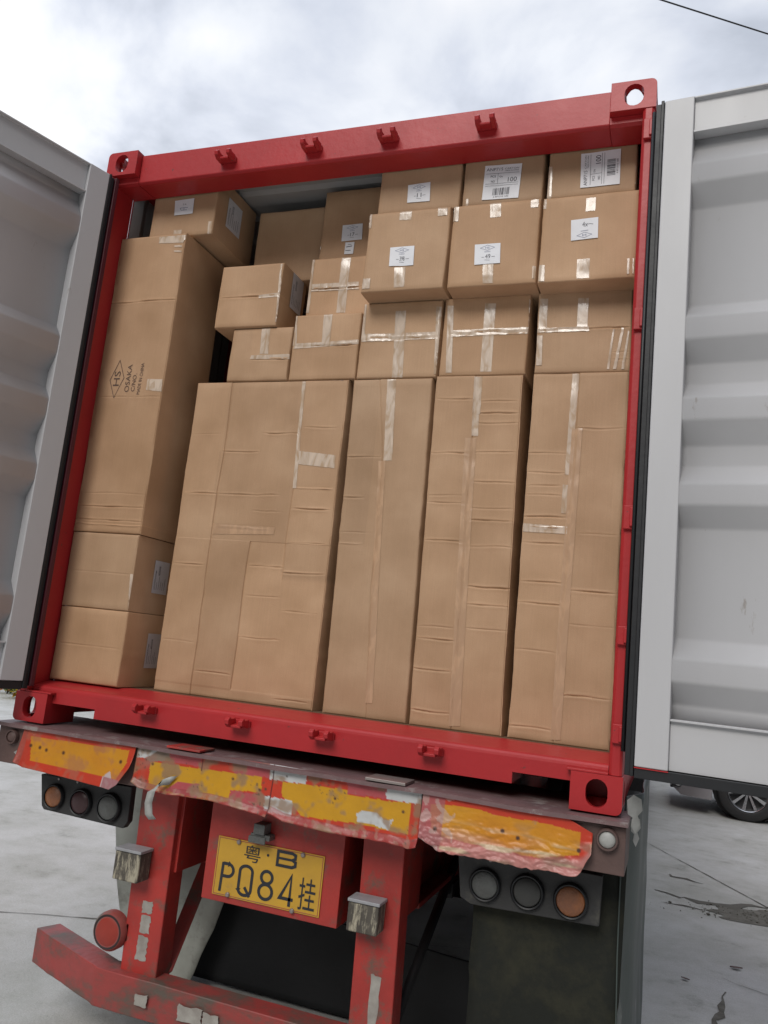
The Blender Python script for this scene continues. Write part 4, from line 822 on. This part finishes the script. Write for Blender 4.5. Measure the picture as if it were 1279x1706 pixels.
 dict(name='stepped_carton', ext=[0.948, 1.262, 1.549, 1.848], yf=0.25, depth=0.3, label='carton with a taped cross, standing on the right half of the widest tall one', cr=[[1.702, 0.957, 1.26, 1.6]], se=[], ta=[[[1.085, 1.849], [1.126, 1.847], [1.129, 1.706], [1.089, 1.707]], [[0.957, 1.716], [1.261, 1.724], [1.261, 1.705], [0.956, 1.692]], [[0.939, 1.849], [0.957, 1.848], [0.969, 1.707], [0.951, 1.707]]], la=[]),
 dict(name='stepped_carton', ext=[0.548, 0.862, 1.799, 2.1], yf=0.235, depth=0.24, label='carton with a frayed taped corner and shaded side label, left of the dark gap', cr=[[1.944, 0.555, 0.868, 1.5]], se=[], ta=[[[0.846, 2.093], [0.867, 2.092], [0.876, 1.817], [0.856, 1.818]], [[0.756, 1.948], [0.868, 1.956], [0.871, 1.936], [0.758, 1.934]], [[0.841, 2.127], [0.879, 2.126], [0.884, 2.105], [0.846, 2.106]]], la=[], side_label=[0.33, 0.44, 1.93, 2.1]),
 dict(name='stepped_carton', ext=[0.968, 1.285, 1.85, 2.14], yf=0.3, depth=0.26, label='carton with crossed pale tapes, half hidden behind the leftmost jutting carton', cr=[[1.992, 0.971, 1.213, 2.4]], se=[], ta=[[[1.115, 2.152], [1.158, 2.148], [1.16, 1.874], [1.117, 1.876]], [[0.978, 2.017], [1.21, 2.016], [1.211, 1.996], [0.979, 1.994]], [[0.979, 1.99], [1.213, 1.988], [1.213, 1.98], [0.98, 1.982]], [[0.968, 2.142], [0.982, 2.143], [0.985, 1.881], [0.968, 1.88]]], la=[]),
 dict(name='back_carton', ext=[0.968, 1.285, 2.142, 2.51], yf=0.36, depth=0.3, label='dim carton with a white label over a smaller one, close under the roof', cr=[], se=[], ta=[[[0.959, 2.236], [0.975, 2.237], [0.97, 2.186], [0.953, 2.183]]], la=[[[1.071, 2.331], [1.169, 2.333], [1.175, 2.252], [1.074, 2.251], 'mark1f'], [[1.095, 2.244], [1.14, 2.243], [1.139, 2.185], [1.095, 2.186], 'lines']]),
 dict(name='back_carton', ext=[0.59, 0.945, 2.102, 2.475], yf=0.42, depth=0.3, label='dim unlabelled carton in deep shade under the roof, left of the taller labelled one', cr=[], se=[], ta=[], la=[]),
]
# ------------------------------------------------------------------ cartons
GROUPS = {'tall_carton': 'tall cartons standing in a row', 'seamed_carton': 'middle row of cartons', 'labelled_carton': 'row of labelled cartons jutting out', 'top_carton': 'top row of cartons under the header',
          'left_carton': 'left stack of cartons', 'printed_carton': 'left stack of cartons', 'upper_carton': 'left stack of cartons', 'stepped_carton': 'stepped pile of cartons', 'back_carton': 'cartons in the shade at the back'}
def seam_x(s, z):
    # s: polyline of (x, z), z falling
    if z > s[0][1] + .03 or z < s[-1][1] - .03: return None
    z = max(min(z, s[0][1]), s[-1][1])
    for (a, b), (c, d) in zip(s[:-1], s[1:]):
        if b >= z >= d: return a + (c - a) * (b - z) / max(1e-6, b - d)
    return s[0][0]
def label_ink(kind, rnd):
    k = Ink(); b = Ink()
    if kind.startswith('mark'):
        flip = kind == 'mark4x'; Y = (lambda t: 1 - t) if flip else (lambda t: t)
        b.line([(.22, Y(.80)), (.5, Y(.93)), (.78, Y(.80)), (.5, Y(.67)), (.22, Y(.80))], .016)
        if not flip:
            b.text('HS', .42, .58, .75, .85); b.text('OSAKA', .38, .62, .575, .635)
        else: b.line([(.44, .25), (.44, .15)], .02); b.line([(.56, .25), (.56, .15)], .02); b.line([(.44, .2), (.56, .2)], .02); b.line([(.36, .40), (.64, .41)], .02)
        g_ = {'mark398': '398', 'mark49': '49', 'mark4x': '4x', 'mark11': '11', 'mark1f': '17'}[kind]
        if kind == 'mark4x': k.text('4x', .42, .62, .60, .84); k.line([(.60, .70), (.70, .72), (.82, .68)], .02)
        else:
            k.text(g_, .42, .62, .26, .48); k.line([(.28, .34), (.38, .34)], .018); k.line([(.66, .34), (.80, .35)], .018); k.line([(.40, .2), (.60, .17)], .014)
    elif kind in ('barcode', 'barcode_side'):
        f = Ink(); f.text('ANP71S', .05, .50, .83, .92); f.text('CARTON', .55, .93, .855, .90); f.text('MADE IN CHINA', .57, .93, .80, .835)
        f.text('100', .66, .90, .49, .62); f.text('Qty', .42, .52, .62, .68); f.text('PCS', .18, .32, .64, .70); f.text('NO', .20, .30, .50, .56)
        for yy in (.75, .46, .40): f.line([(.05, yy), (.95, yy)], .008)
        f.line([(.38, .75), (.38, .46)], .008); x = .28; r = random.Random(9)
        while x < .74:
            w_ = r.choice((.008, .012, .02)); f.line([(x, .12), (x, .33)], w_); x += w_ + r.choice((.01, .016, .024))
        f.text('4 971715 100', .30, .72, .05, .09)
        if kind == 'barcode': k = f
        else: k.v = [(1 - p[1], p[0]) for p in f.v]; k.f = f.f; k.k = f.k
    elif kind == 'side':
        k.text('ANP71S', .10, .18, .1, .7); k.text('100', .30, .42, .55, .85)
        for i in range(5): k.line([(.28 + i * .13, .12), (.28 + i * .13, .3 + .35 * rnd.random())], .018)
    elif kind == 'small':
        k.text('T-4', .42, .60, .62, .72); b.line([(.3, .45), (.7, .45)], .03); b.line([(.35, .30), (.66, .30)], .03)
        b.line([(.3, .45), (.35, .30)], .02); b.line([(.5, .45), (.5, .3)], .02)
    elif kind == 'lines':
        k.line([(.15, .6), (.8, .66)], .06); k.line([(.1, .3), (.7, .3)], .05); k.line([(.3, .8), (.7, .8)], .03)
    return k, b
def quad_uv(q, u, v):
    # q: TL TR BR BL ; u right, v up
    (ax, az), (bx, bz), (cx_, cz_), (dx, dz) = q[:4]
    tx, tz = ax + (bx - ax) * u, az + (bz - az) * u; lx, lz = dx + (cx_ - dx) * u, dz + (cz_ - dz) * u
    return lx + (tx - lx) * v, lz + (tz - lz) * v
def make_carton(i, c):
    rnd = random.Random(100 + i); x0, x1, z0, z1 = c['ext']; yf = c['yf']; lean = c.get('lean', 0) * 1.35
    H = z1 - z0; Wd = x1 - x0; xc = (x0 + x1) / 2
    grp = GROUPS[c['name']]
    t = thing(c['name'], c['label'], 'carton', (xc, yf, z0), grp)
    cr, se = c['cr'], c['se']
    dents = [(rnd.uniform(x0, x1), rnd.uniform(z0, z1), rnd.uniform(.02, .07), rnd.uniform(.001, .0035)) for _ in range(int(4 + 16 * H * Wd))]
    def shift(z): return lean * (.5 - (z - z0) / H)
    amp = .0055 if H > 1 else .0038
    def h(x, z):
        # forward bulge (metres, positive toward the camera); x in leaned coordinates
        xs = x - shift(z); u = (xs - x0) / Wd; v = (z - z0) / H; r = 0.0
        r += amp * (1.2 * nz(x * 3 + i * 7, z * 2.2, i) + .6 * nz(x * 9, z * 7 + i * 3, 4)) * min(1, 8 * min(u, 1 - u, v * H / Wd, (1 - v) * H / Wd) + .1)
        for (dx_, dz_, dr_, dd_) in dents:
            q_ = ((x - dx_) ** 2 + (z - dz_) ** 2) / dr_ ** 2
            if q_ < 6: r -= dd_ * math.exp(-q_)
        for (cz, xa, xb, s) in cr:
            d = z - cz - .0055 * nz(x * 9, cz * 30) - .0015 * nz(x * 50, cz * 30)
            if abs(d) < .02 and xa - .006 < x < xb + .006:
                e = min(1, (x - xa + .006) / .045, (xb + .006 - x) / .045) * (.62 + .9 * nz(x * 14, cz * 9, 3))
                r += e * s * (-.0042 * math.exp(-(d / .0024) ** 2) + .0013 * math.exp(-((d - .006) / .004) ** 2) + .0010 * math.exp(-((d + .007) / .005) ** 2))
        for k, s in enumerate(se):
            sx = seam_x(s, z)
            if sx is not None:
                d = x - sx - .0015 * nz(z * 14, k * 3, 2); step = .0032 * (1 if (k + i) % 2 else -1)
                r += step * (1 / (1 + math.exp(-max(-40, min(40, d / .0009)))) - .5) - .0034 * math.exp(-(d / .0024) ** 2)
        return r
    # grid lines
    U = {0, .0022, .006, Wd - .006, Wd - .0022, Wd}; k = 1
    while k * .024 < Wd - .01: U.add(k * .024 + .001 * rnd.random()); k += 1
    V = {0, .0022, .006, H - .006, H - .0022, H}; k = 1
    while k * .024 < H - .01: V.add(k * .024); k += 1
    for (cz, xa, xb, s) in cr:
        for d in (-.016, -.011, -.0075, -.005, -.0032, -.0016, 0, .0016, .0032, .005, .0075, .011, .016): V.add(cz - z0 + d)
    for s in se:
        for a, b in zip(s[:-1], s[1:]):
            nseg = 3
            for q in range(nseg + 1):
                sx, sz = a[0] + (b[0] - a[0]) * q / nseg, a[1] + (b[1] - a[1]) * q / nseg; sx = sx - shift(sz) - x0
                for d in (-.003, -.0015, 0, .0015, .003): U.add(sx + d)
    # seams wander: fill the strip they cross finely
    for s in se:
        xs_ = [p[0] - shift(p[1]) - x0 for p in s]; a, b = min(xs_) - .006, max(xs_) + .006; q = a
        while q < b: U.add(q); q += .0022
    for cc in cr:
        for e in (cc[1], cc[2]):
            for d in (-.006, .004, .014): U.add(e - x0 + d)
    def clean(S, L):
        S = sorted(q for q in S if 0 <= q <= L); o = [S[0]]
        for q in S[1:]:
            if q - o[-1] > .0009: o.append(q)
        if o[-1] != L: o[-1] = L
        return o
    U, V = clean(U, Wd), clean(V, H); nu, nv = len(U), len(V)
    mb = MB(); tones = []
    base = .87 + .18 * rnd.random(); warm = rnd.uniform(-.03, .03)
    bounds = sorted([cc[0] for cc in cr if abs(cc[3]) > .9])
    def tone(x, z):
        k = 0
        for q, s in enumerate(se):
            sx = seam_x(s, z)
            if sx is not None and x > sx: k += 1 + q
        row = 0
        for cc in cr:
            if abs(cc[3]) > 1.0 and cc[1] - .01 < x < cc[2] + .01 and z > cc[0]: row += 1
        f = base * (1 + .055 * math.sin(k * 5.1 + i * 2.3) + .035 * math.sin(row * 3.7 + k * 1.9 + i))
        # pale rub along the crushed edges and creases
        for cc in cr:
            d = abs(z - cc[0] - .004 * nz(x * 8, cc[0] * 30) - .0055)
            if d < .006 and cc[1] < x < cc[2] and abs(cc[3]) > .6: f *= 1 + .10 * (1 - d / .006) * abs(cc[3])
        return (f * (1 + warm), f, f * (1 - warm))
    for b in V:
        for a in U:
            z = z0 + b; x = x0 + a + shift(z); ea = min(a, Wd - a); eb = min(b, H - b)
            back = 0.0
            for e in (ea, eb):
                if e < .0059: back = max(back, .006 if e < .001 else .0022)
            wob = (.0035 * nz(z * 4, i, 3) + .0015 * nz(z * 25, i, 7)) * (1 if ea < .0059 else 0); z += (.0018 * nz(x * 9, i, 5) if .0009 < eb < .0059 else 0)
            y = yf - h(x, z) + back
            mb.v.append((x + wob, y, z)); tones.append(tone(x, z))
    for q in range(nv - 1):
        for p in range(nu - 1): a = q * nu + p; mb.f.append((a, a + 1, a + nu + 1, a + nu))
    rim = list(range(nu)) + [q * nu + nu - 1 for q in range(1, nv)] + [(nv - 1) * nu + p for p in range(nu - 2, -1, -1)] + [q * nu for q in range(nv - 2, 0, -1)]
    o = len(mb.v)
    for r_ in rim: x, y, z = mb.v[r_]; mb.v.append((x, yf + c['depth'], z)); tones.append((base, base, base))
    m = len(rim)
    for q in range(m): mb.f.append((rim[q], o + q, o + (q + 1) % m, rim[(q + 1) % m]))
    mb.f.append(tuple(range(o, o + m)))
    mb.c = ('tone', tones)
    body = part('carton_body', mb, MT['card'], t, smooth=1)
    body.data.set_sharp_from_angle(angle=R(48))
    def surf(x, z, off):
        x2 = max(x0 + .0012 + shift(z), min(x1 - .0012 + shift(z), x)); z2 = max(z0 + .0012, min(z1 - .0012, z))
        a, b = x2 - shift(z2) - x0, z2 - z0; e = min(a, Wd - a, b, H - b); back = .006 * (1 - min(1, e / .006)) ** 2
        return (x2, yf - h(x2, z2) + back - off, z2)
    for j, q in enumerate(c['ta']):
        tp = MB()
        w_ = math.dist(q[0], q[1]); hh = math.dist(q[0], q[3]); a_ = max(2, int(w_ / .006)); b_ = max(2, int(hh / .006)); s0 = len(tp.v)
        for bb in range(b_ + 1):
            for aa in range(a_ + 1):
                u, v = aa / a_, bb / b_; x, z = quad_uv(q, u, 1 - v)
                if aa in (0, a_): x += .0014 * nz(z * 50, j, 2)
                if bb in (0, b_): z += .0016 * nz(x * 60, j, 5)
                tp.v.append(surf(x, z, .0011 + .00025 * j + .0006 * abs(nz(x * 45 + z * 30, z * 16, j))))
        for bb in range(b_):
            for aa in range(a_): a = s0 + bb * (a_ + 1) + aa; tp.f.append((a, a + 1, a + a_ + 2, a + a_ + 1))
        part('packing_tape', tp, MT['tape' if len(q) < 5 else 'cleartape'], body, smooth=1)
    for q in c['la']:
        kind = q[4]; lb = MB(); n = 10
        for bb in range(n + 1):
            for aa in range(n + 1): x, z = quad_uv(q, aa / n, bb / n); lb.v.append(surf(x, z, .0031))
        for bb in range(n):
            for aa in range(n): a = bb * (n + 1) + aa; lb.f.append((a, a + 1, a + n + 2, a + n + 1))
        L = part('shipping_label', lb, MT['paper'], body, smooth=1)
        for kk, mm, nm in zip(label_ink(kind, rnd), (MT['ink'], MT['blueink']), ('label_print', 'label_stamp')):
            if not kk.v: continue
            ib = MB()
            for (u, v), k in zip(kk.v, kk.k): x, z = quad_uv(q, u, v); ib.v.append(surf(x, z, .0036 + .00004 * k))
            ib.f = kk.f; o_ = part(nm, ib, mm, body)
    if c.get('side_label'):
        ya, yb, za, zb = c['side_label']; xs = x1 + .0012 + .003
        lb = MB(); n = 4; lb.add([(xs, ya, za), (xs, yb, za), (xs, yb, zb), (xs, ya, zb)], [(0, 1, 2, 3)]); part('side_label', lb, MT['greypaper'], body)
        kk, _ = label_ink('side', rnd); ib = MB()
        for (u, v), k in zip(kk.v, kk.k): ib.v.append((xs + .0004 + .00004 * k, ya + (yb - ya) * u, za + (zb - za) * v))
        ib.f = kk.f; part('label_print', ib, MT['ink'], body)
    if c.get('printed'):
        k = Ink()
        k.line([(.154, 1.611), (.191, 1.526), (.153, 1.432), (.117, 1.516), (.154, 1.611)], .0032)
        # lettering reads upward: frame u = z, v = -x
        f = Ink(); f.text('HS', 1.488, 1.558, -.170, -.137); f.text('OSAKA', 1.459, 1.590, -.226, -.203); f.text('C/NO.', 1.462, 1.546, -.256, -.237); f.text('MADE IN CHINA', 1.448, 1.596, -.286, -.270)
        s_ = k.n; k.put(([(-p[1], p[0]) for p in f.v], f.f))
        ib = MB(); ib.v = [surf(p[0], p[1], .0014 + .0001 * kk_) for p, kk_ in zip(k.v, k.k)]; ib.f = k.f; part('carton_print', ib, MT['brownink'], body)
    return t
for i, c in enumerate(CARTONS): make_carton(i, c)

# ------------------------------------------------------------------ parked car, mostly behind the right door
def make_car(cx, cy, gz):
    t = thing('parked_car', 'silver car parked behind the open right door, its alloy wheel showing below the door', 'car', (cx, cy, gz))
    Rw, wb = .355, 2.72; Wc = 1.80
    fx, rx = cx, cx + wb; x0, x1 = cx - .90, rx + .95
    def topz(x):
        return gz + lerp_list([(x0, .62), (x0 + .08, .76), (x0 + .5, .86), (x0 + 1.25, .96), (x0 + 3.6, .98), (x1 - .35, .97), (x1 - .05, .86), (x1, .70)], x)
    def botz(x):
        z = gz + lerp_list([(x0, .30), (x0 + .12, .20), (x0 + 1, .19), (x1 - .9, .19), (x1 - .1, .24), (x1, .34)], x)
        for wx in (fx, rx):
            d = abs(x - wx)
            if d < Rw + .06: z = max(z, gz + Rw + math.sqrt(max(0, (Rw + .06) ** 2 - d * d)) - .0)
        return z
    xs = sorted(set([x0 + (x1 - x0) * k / 110 for k in range(111)] + [fx - Rw - .06, fx + Rw + .06, rx - Rw - .06, rx + Rw + .06]))
    mb = MB(); ns = 9
    for x in xs:
        zt, zb = topz(x), botz(x); e = min(1, (x - x0) / .45, (x1 - x) / .4); hw = Wc / 2 * (.80 + .20 * math.sin(math.pi / 2 * max(0, e)))
        sec = []
        for k in range(ns):
            v = k / (ns - 1); z = zb + (zt - zb) * v; w_ = hw * (1 - .06 * v ** 2.2 - .03 * (1 - v) ** 2)
            if k == ns - 1: w_ *= .93
            sec.append((w_, z))
        for w_, z in sec: mb.v.append((x, cy - w_ + .0 + Wc / 2, z))
        for w_, z in reversed(sec): mb.v.append((x, cy + w_ + Wc / 2, z))
    m = 2 * ns
    for i in range(len(xs) - 1):
        for k in range(m): mb.f.append((i * m + k, i * m + (k + 1) % m, (i + 1) * m + (k + 1) % m, (i + 1) * m + k))
    mb.f += [tuple(range(m)), tuple(range((len(xs) - 1) * m, len(xs) * m))]
    part('car_body', mb, MT['silver'], t, smooth=40)
    def cabin(pl, z0, z1, inset0, inset1, m, nm, roofpl=None):
        mb = MB(); a = [(x, z0) for x in pl[0]]; b = pl[1]
        yc = cy + Wc / 2
        v = [(pl[0][0], yc - inset0, z0), (pl[0][1], yc - inset0, z0), (pl[0][1], yc + inset0, z0), (pl[0][0], yc + inset0, z0),
             (pl[1][0], yc - inset1, z1), (pl[1][1], yc - inset1, z1), (pl[1][1], yc + inset1, z1), (pl[1][0], yc + inset1, z1)]
        mb.add(v, [(0, 1, 2, 3), (4, 5, 6, 7), (0, 1, 5, 4), (1, 2, 6, 5), (2, 3, 7, 6), (3, 0, 4, 7)]); return part(nm, mb, m, t, bevel=.05, segs=4)
    cabin(((x0 + 1.05, x1 - .45), (x0 + 1.85, x1 - 1.05)), gz + .93, gz + 1.40, .79, .62, MT['glass'], 'windows')
    cabin(((x0 + 1.72, x1 - .95), (x0 + 2.0, x1 - 1.25)), gz + 1.375, gz + 1.455, .65, .56, MT['silver'], 'car_roof')
    for x in (x0 + 2.35, x0 + 3.3):
        part('pillar', MB().prism([(x, gz + .95), (x + .07, gz + .95), (x + .09, gz + 1.4), (x + .04, gz + 1.4)], cy + .10, cy + .16, 'y').xf(lambda p: Vector((p.x, p.y + (p.z - gz - .95) * .37, p.z))), MT['silver'], t)
    yn = cy + .02
    for wx in (fx, rx):
        for yy, s in ((cy + .12, -1), (cy + Wc - .12, 1)):
            w_ = .215; r = Rw
            wh = part('wheel', MB().lathe([(p[1] and p[0], p[1]) for p in [(r * .64, -w_ * .4), (r * .72, -w_ * .5), (r * .93, -w_ * .47), (r * .985, -w_ * .38), (r, -w_ * .2), (r, w_ * .2), (r * .985, w_ * .38), (r * .93, w_ * .47), (r * .72, w_ * .5), (r * .64, w_ * .4), (r * .64, -w_ * .4)]], (wx, yy, gz + r), 'y', 48, close=False), MT['rubber'], t, smooth=40)
            rm = MB().lathe([(r * .645, s * .1), (r * .66, s * .104), (r * .64, s * .085), (r * .61, s * .06), (r * .60, -s * .08)], (wx, yy, gz + r), 'y', 40, close=False)
            rm.lathe([(.0005, s * .085), (.03, s * .085), (.038, s * .07), (.045, s * .02)], (wx, yy, gz + r), 'y', 20, close=False)
            for k in range(10):
                a = math.pi * 2 * k / 10 + .1; ca, sa = math.cos(a), math.sin(a); ca2, sa2 = -sa, ca
                def pt(rad, off, d): return (wx + ca * rad + ca2 * off, yy + s * d, gz + r + sa * rad + sa2 * off)
                o1, o2 = .011, .021 if k % 2 else .017
                v = [pt(.035, -o1, .075), pt(.035, o1, .075), pt(r * .63, o2, .095), pt(r * .63, -o2, .095), pt(.035, -o1, .05), pt(.035, o1, .05), pt(r * .63, o2, .06), pt(r * .63, -o2, .06)]
                rm.add(v, [(0, 1, 2, 3), (4, 5, 6, 7), (0, 1, 5, 4), (1, 2, 6, 5), (2, 3, 7, 6), (3, 0, 4, 7)])
            part('rim', rm, MT['alloy'], wh, smooth=35)
            part('brake_disc', MB().lathe([(.0005, 0), (r * .66, 0), (r * .66, -s * .02), (.0005, -s * .02)], (wx, yy, gz + r), 'y', 24, close=False), MT['black'], wh)
            d_ = MB().lathe([(.0005, 0), (Rw + .05, 0), (Rw + .05, .02), (.0005, .02)], (wx, cy + Wc / 2 + s * .62, gz + r), 'y', 32, close=False); part('wheel_well', d_, MT['trim'], t)
    mb = MB().box(x0 - .01, x0 + .10, cy + .25, cy + Wc - .25, gz + .26, gz + .42); part('lower_grille', mb, MT['trim'], t, bevel=.01)
    fg = MB().box(x0 + .005, x0 + .15, cy + .12, cy + .34, gz + .29, gz + .41); fgo = part('fog_lamp_housing', fg, MT['trim'], t, bevel=.02)
    part('fog_lamp', MB().lathe([(.045, 0), (.045, -.02), (.03, -.03), (.0005, -.034)], (x0 + .085, cy + .12, gz + .35), 'y', 20), MT['alloy'], fgo, smooth=40)
    part('headlight', MB().box(x0 + .06, x0 + .42, cy + .08, cy + .28, gz + .62, gz + .74), MT['glass'], t, bevel=.03, segs=3)
    part('headlight', MB().box(x0 + .06, x0 + .42, cy + Wc - .28, cy + Wc - .08, gz + .62, gz + .74), MT['glass'], t, bevel=.03, segs=3)
    part('side_skirt', MB().box(fx + Rw + .08, rx - Rw - .08, cy + .02, cy + Wc - .02, gz + .17, gz + .25), MT['trim'], t, bevel=.02)
    part('door_mirror', MB().box(x0 + 1.55, x0 + 1.70, cy - .14, cy + .06, gz + .95, gz + 1.08), MT['silver'], t, bevel=.03, segs=3)
    for x in (x0 + 1.62, x0 + 2.55, x0 + 3.45): part('door_gap', MB().box(x, x + .006, cy + .02, cy + .03, gz + .30, gz + .93), MT['trim'], t)
make_car(3.50, 8.62, -1.2)

# ------------------------------------------------------------------ shrubs at the far left, overhead cable
def shrub(x, y, h_, r_, sd, label):
    rnd = random.Random(sd); t = thing('flowering_shrub', label, 'shrub', (x, y, -1.2), 'flowering shrubs at the edge of the yard')
    lf, ye, orr = MB(), MB(), MB()
    for k in range(520):
        a, e = rnd.uniform(0, 2 * math.pi), rnd.random() ** .6; ph = rnd.uniform(.05, 1)
        px, py, pz = x + r_ * e * math.cos(a) * math.sin(ph * 2.6), y + r_ * e * math.sin(a) * math.sin(ph * 2.6), -1.2 + h_ * (ph * .95 + .05)
        s = rnd.uniform(.03, .07); q = rnd.random(); tgt = lf if q < .5 else (ye if q < .86 else orr)
        u = Vector((rnd.uniform(-1, 1), rnd.uniform(-1, 1), rnd.uniform(-.6, 1))).normalized(); v = u.cross(Vector((.3, .5, .8))).normalized()
        p = Vector((px, py, pz)); tgt.add([p - u * s, p - v * s * .45, p + u * s, p + v * s * .45], [(0, 1, 2, 3)])
    part('foliage', lf, MT['leaf'], t); part('yellow_blossom', ye, MT['yel'], t); part('orange_blossom', orr, MT['ora'], t)
    st = MB()
    for k in range(6): st.tube([(x, y, -1.2), (x + rnd.uniform(-.4, .4) * r_, y + rnd.uniform(-.4, .4) * r_, -1.2 + h_ * .7)], [.012, .005], 6)
    part('stem', st, MT['stem'], t)
shrub(-10.05, 10.5, .62, .48, 1, 'leafy shrub with yellow flowers at the left picture edge, below the left door')
shrub(-9.3, 10.0, .55, .42, 2, 'small shrub with orange and yellow flowers next to the trailer corner, beyond the yard')
shrub(-10.9, 10.4, .5, .5, 3, 'flowering shrub half cut off by the left picture edge')
A, B_ = Vector((2.57295, -2.7524, .4383)) + Vector((-.0288, .7441, .6674)) * 9.0, Vector((2.57295, -2.7524, .4383)) + Vector((.0638, .7694, .6356)) * 9.6
d = (B_ - A); P0, P1 = A - d * 9, B_ + d * 13; mid = []
for k in range(41):
    t_ = k / 40; p = P0 + (P1 - P0) * t_; mid.append(p)
L_ = (P1 - P0).length
single('overhead_cable', 'thin black cable crossing the sky above the right door', 'cable', MB().tube([(p.x, p.y, p.z + .10 * ((2 * k / 40 - 1) ** 2) - .03) for k, p in enumerate(mid)], .007, 6), MT['cable'], tuple(P0), smooth=1)
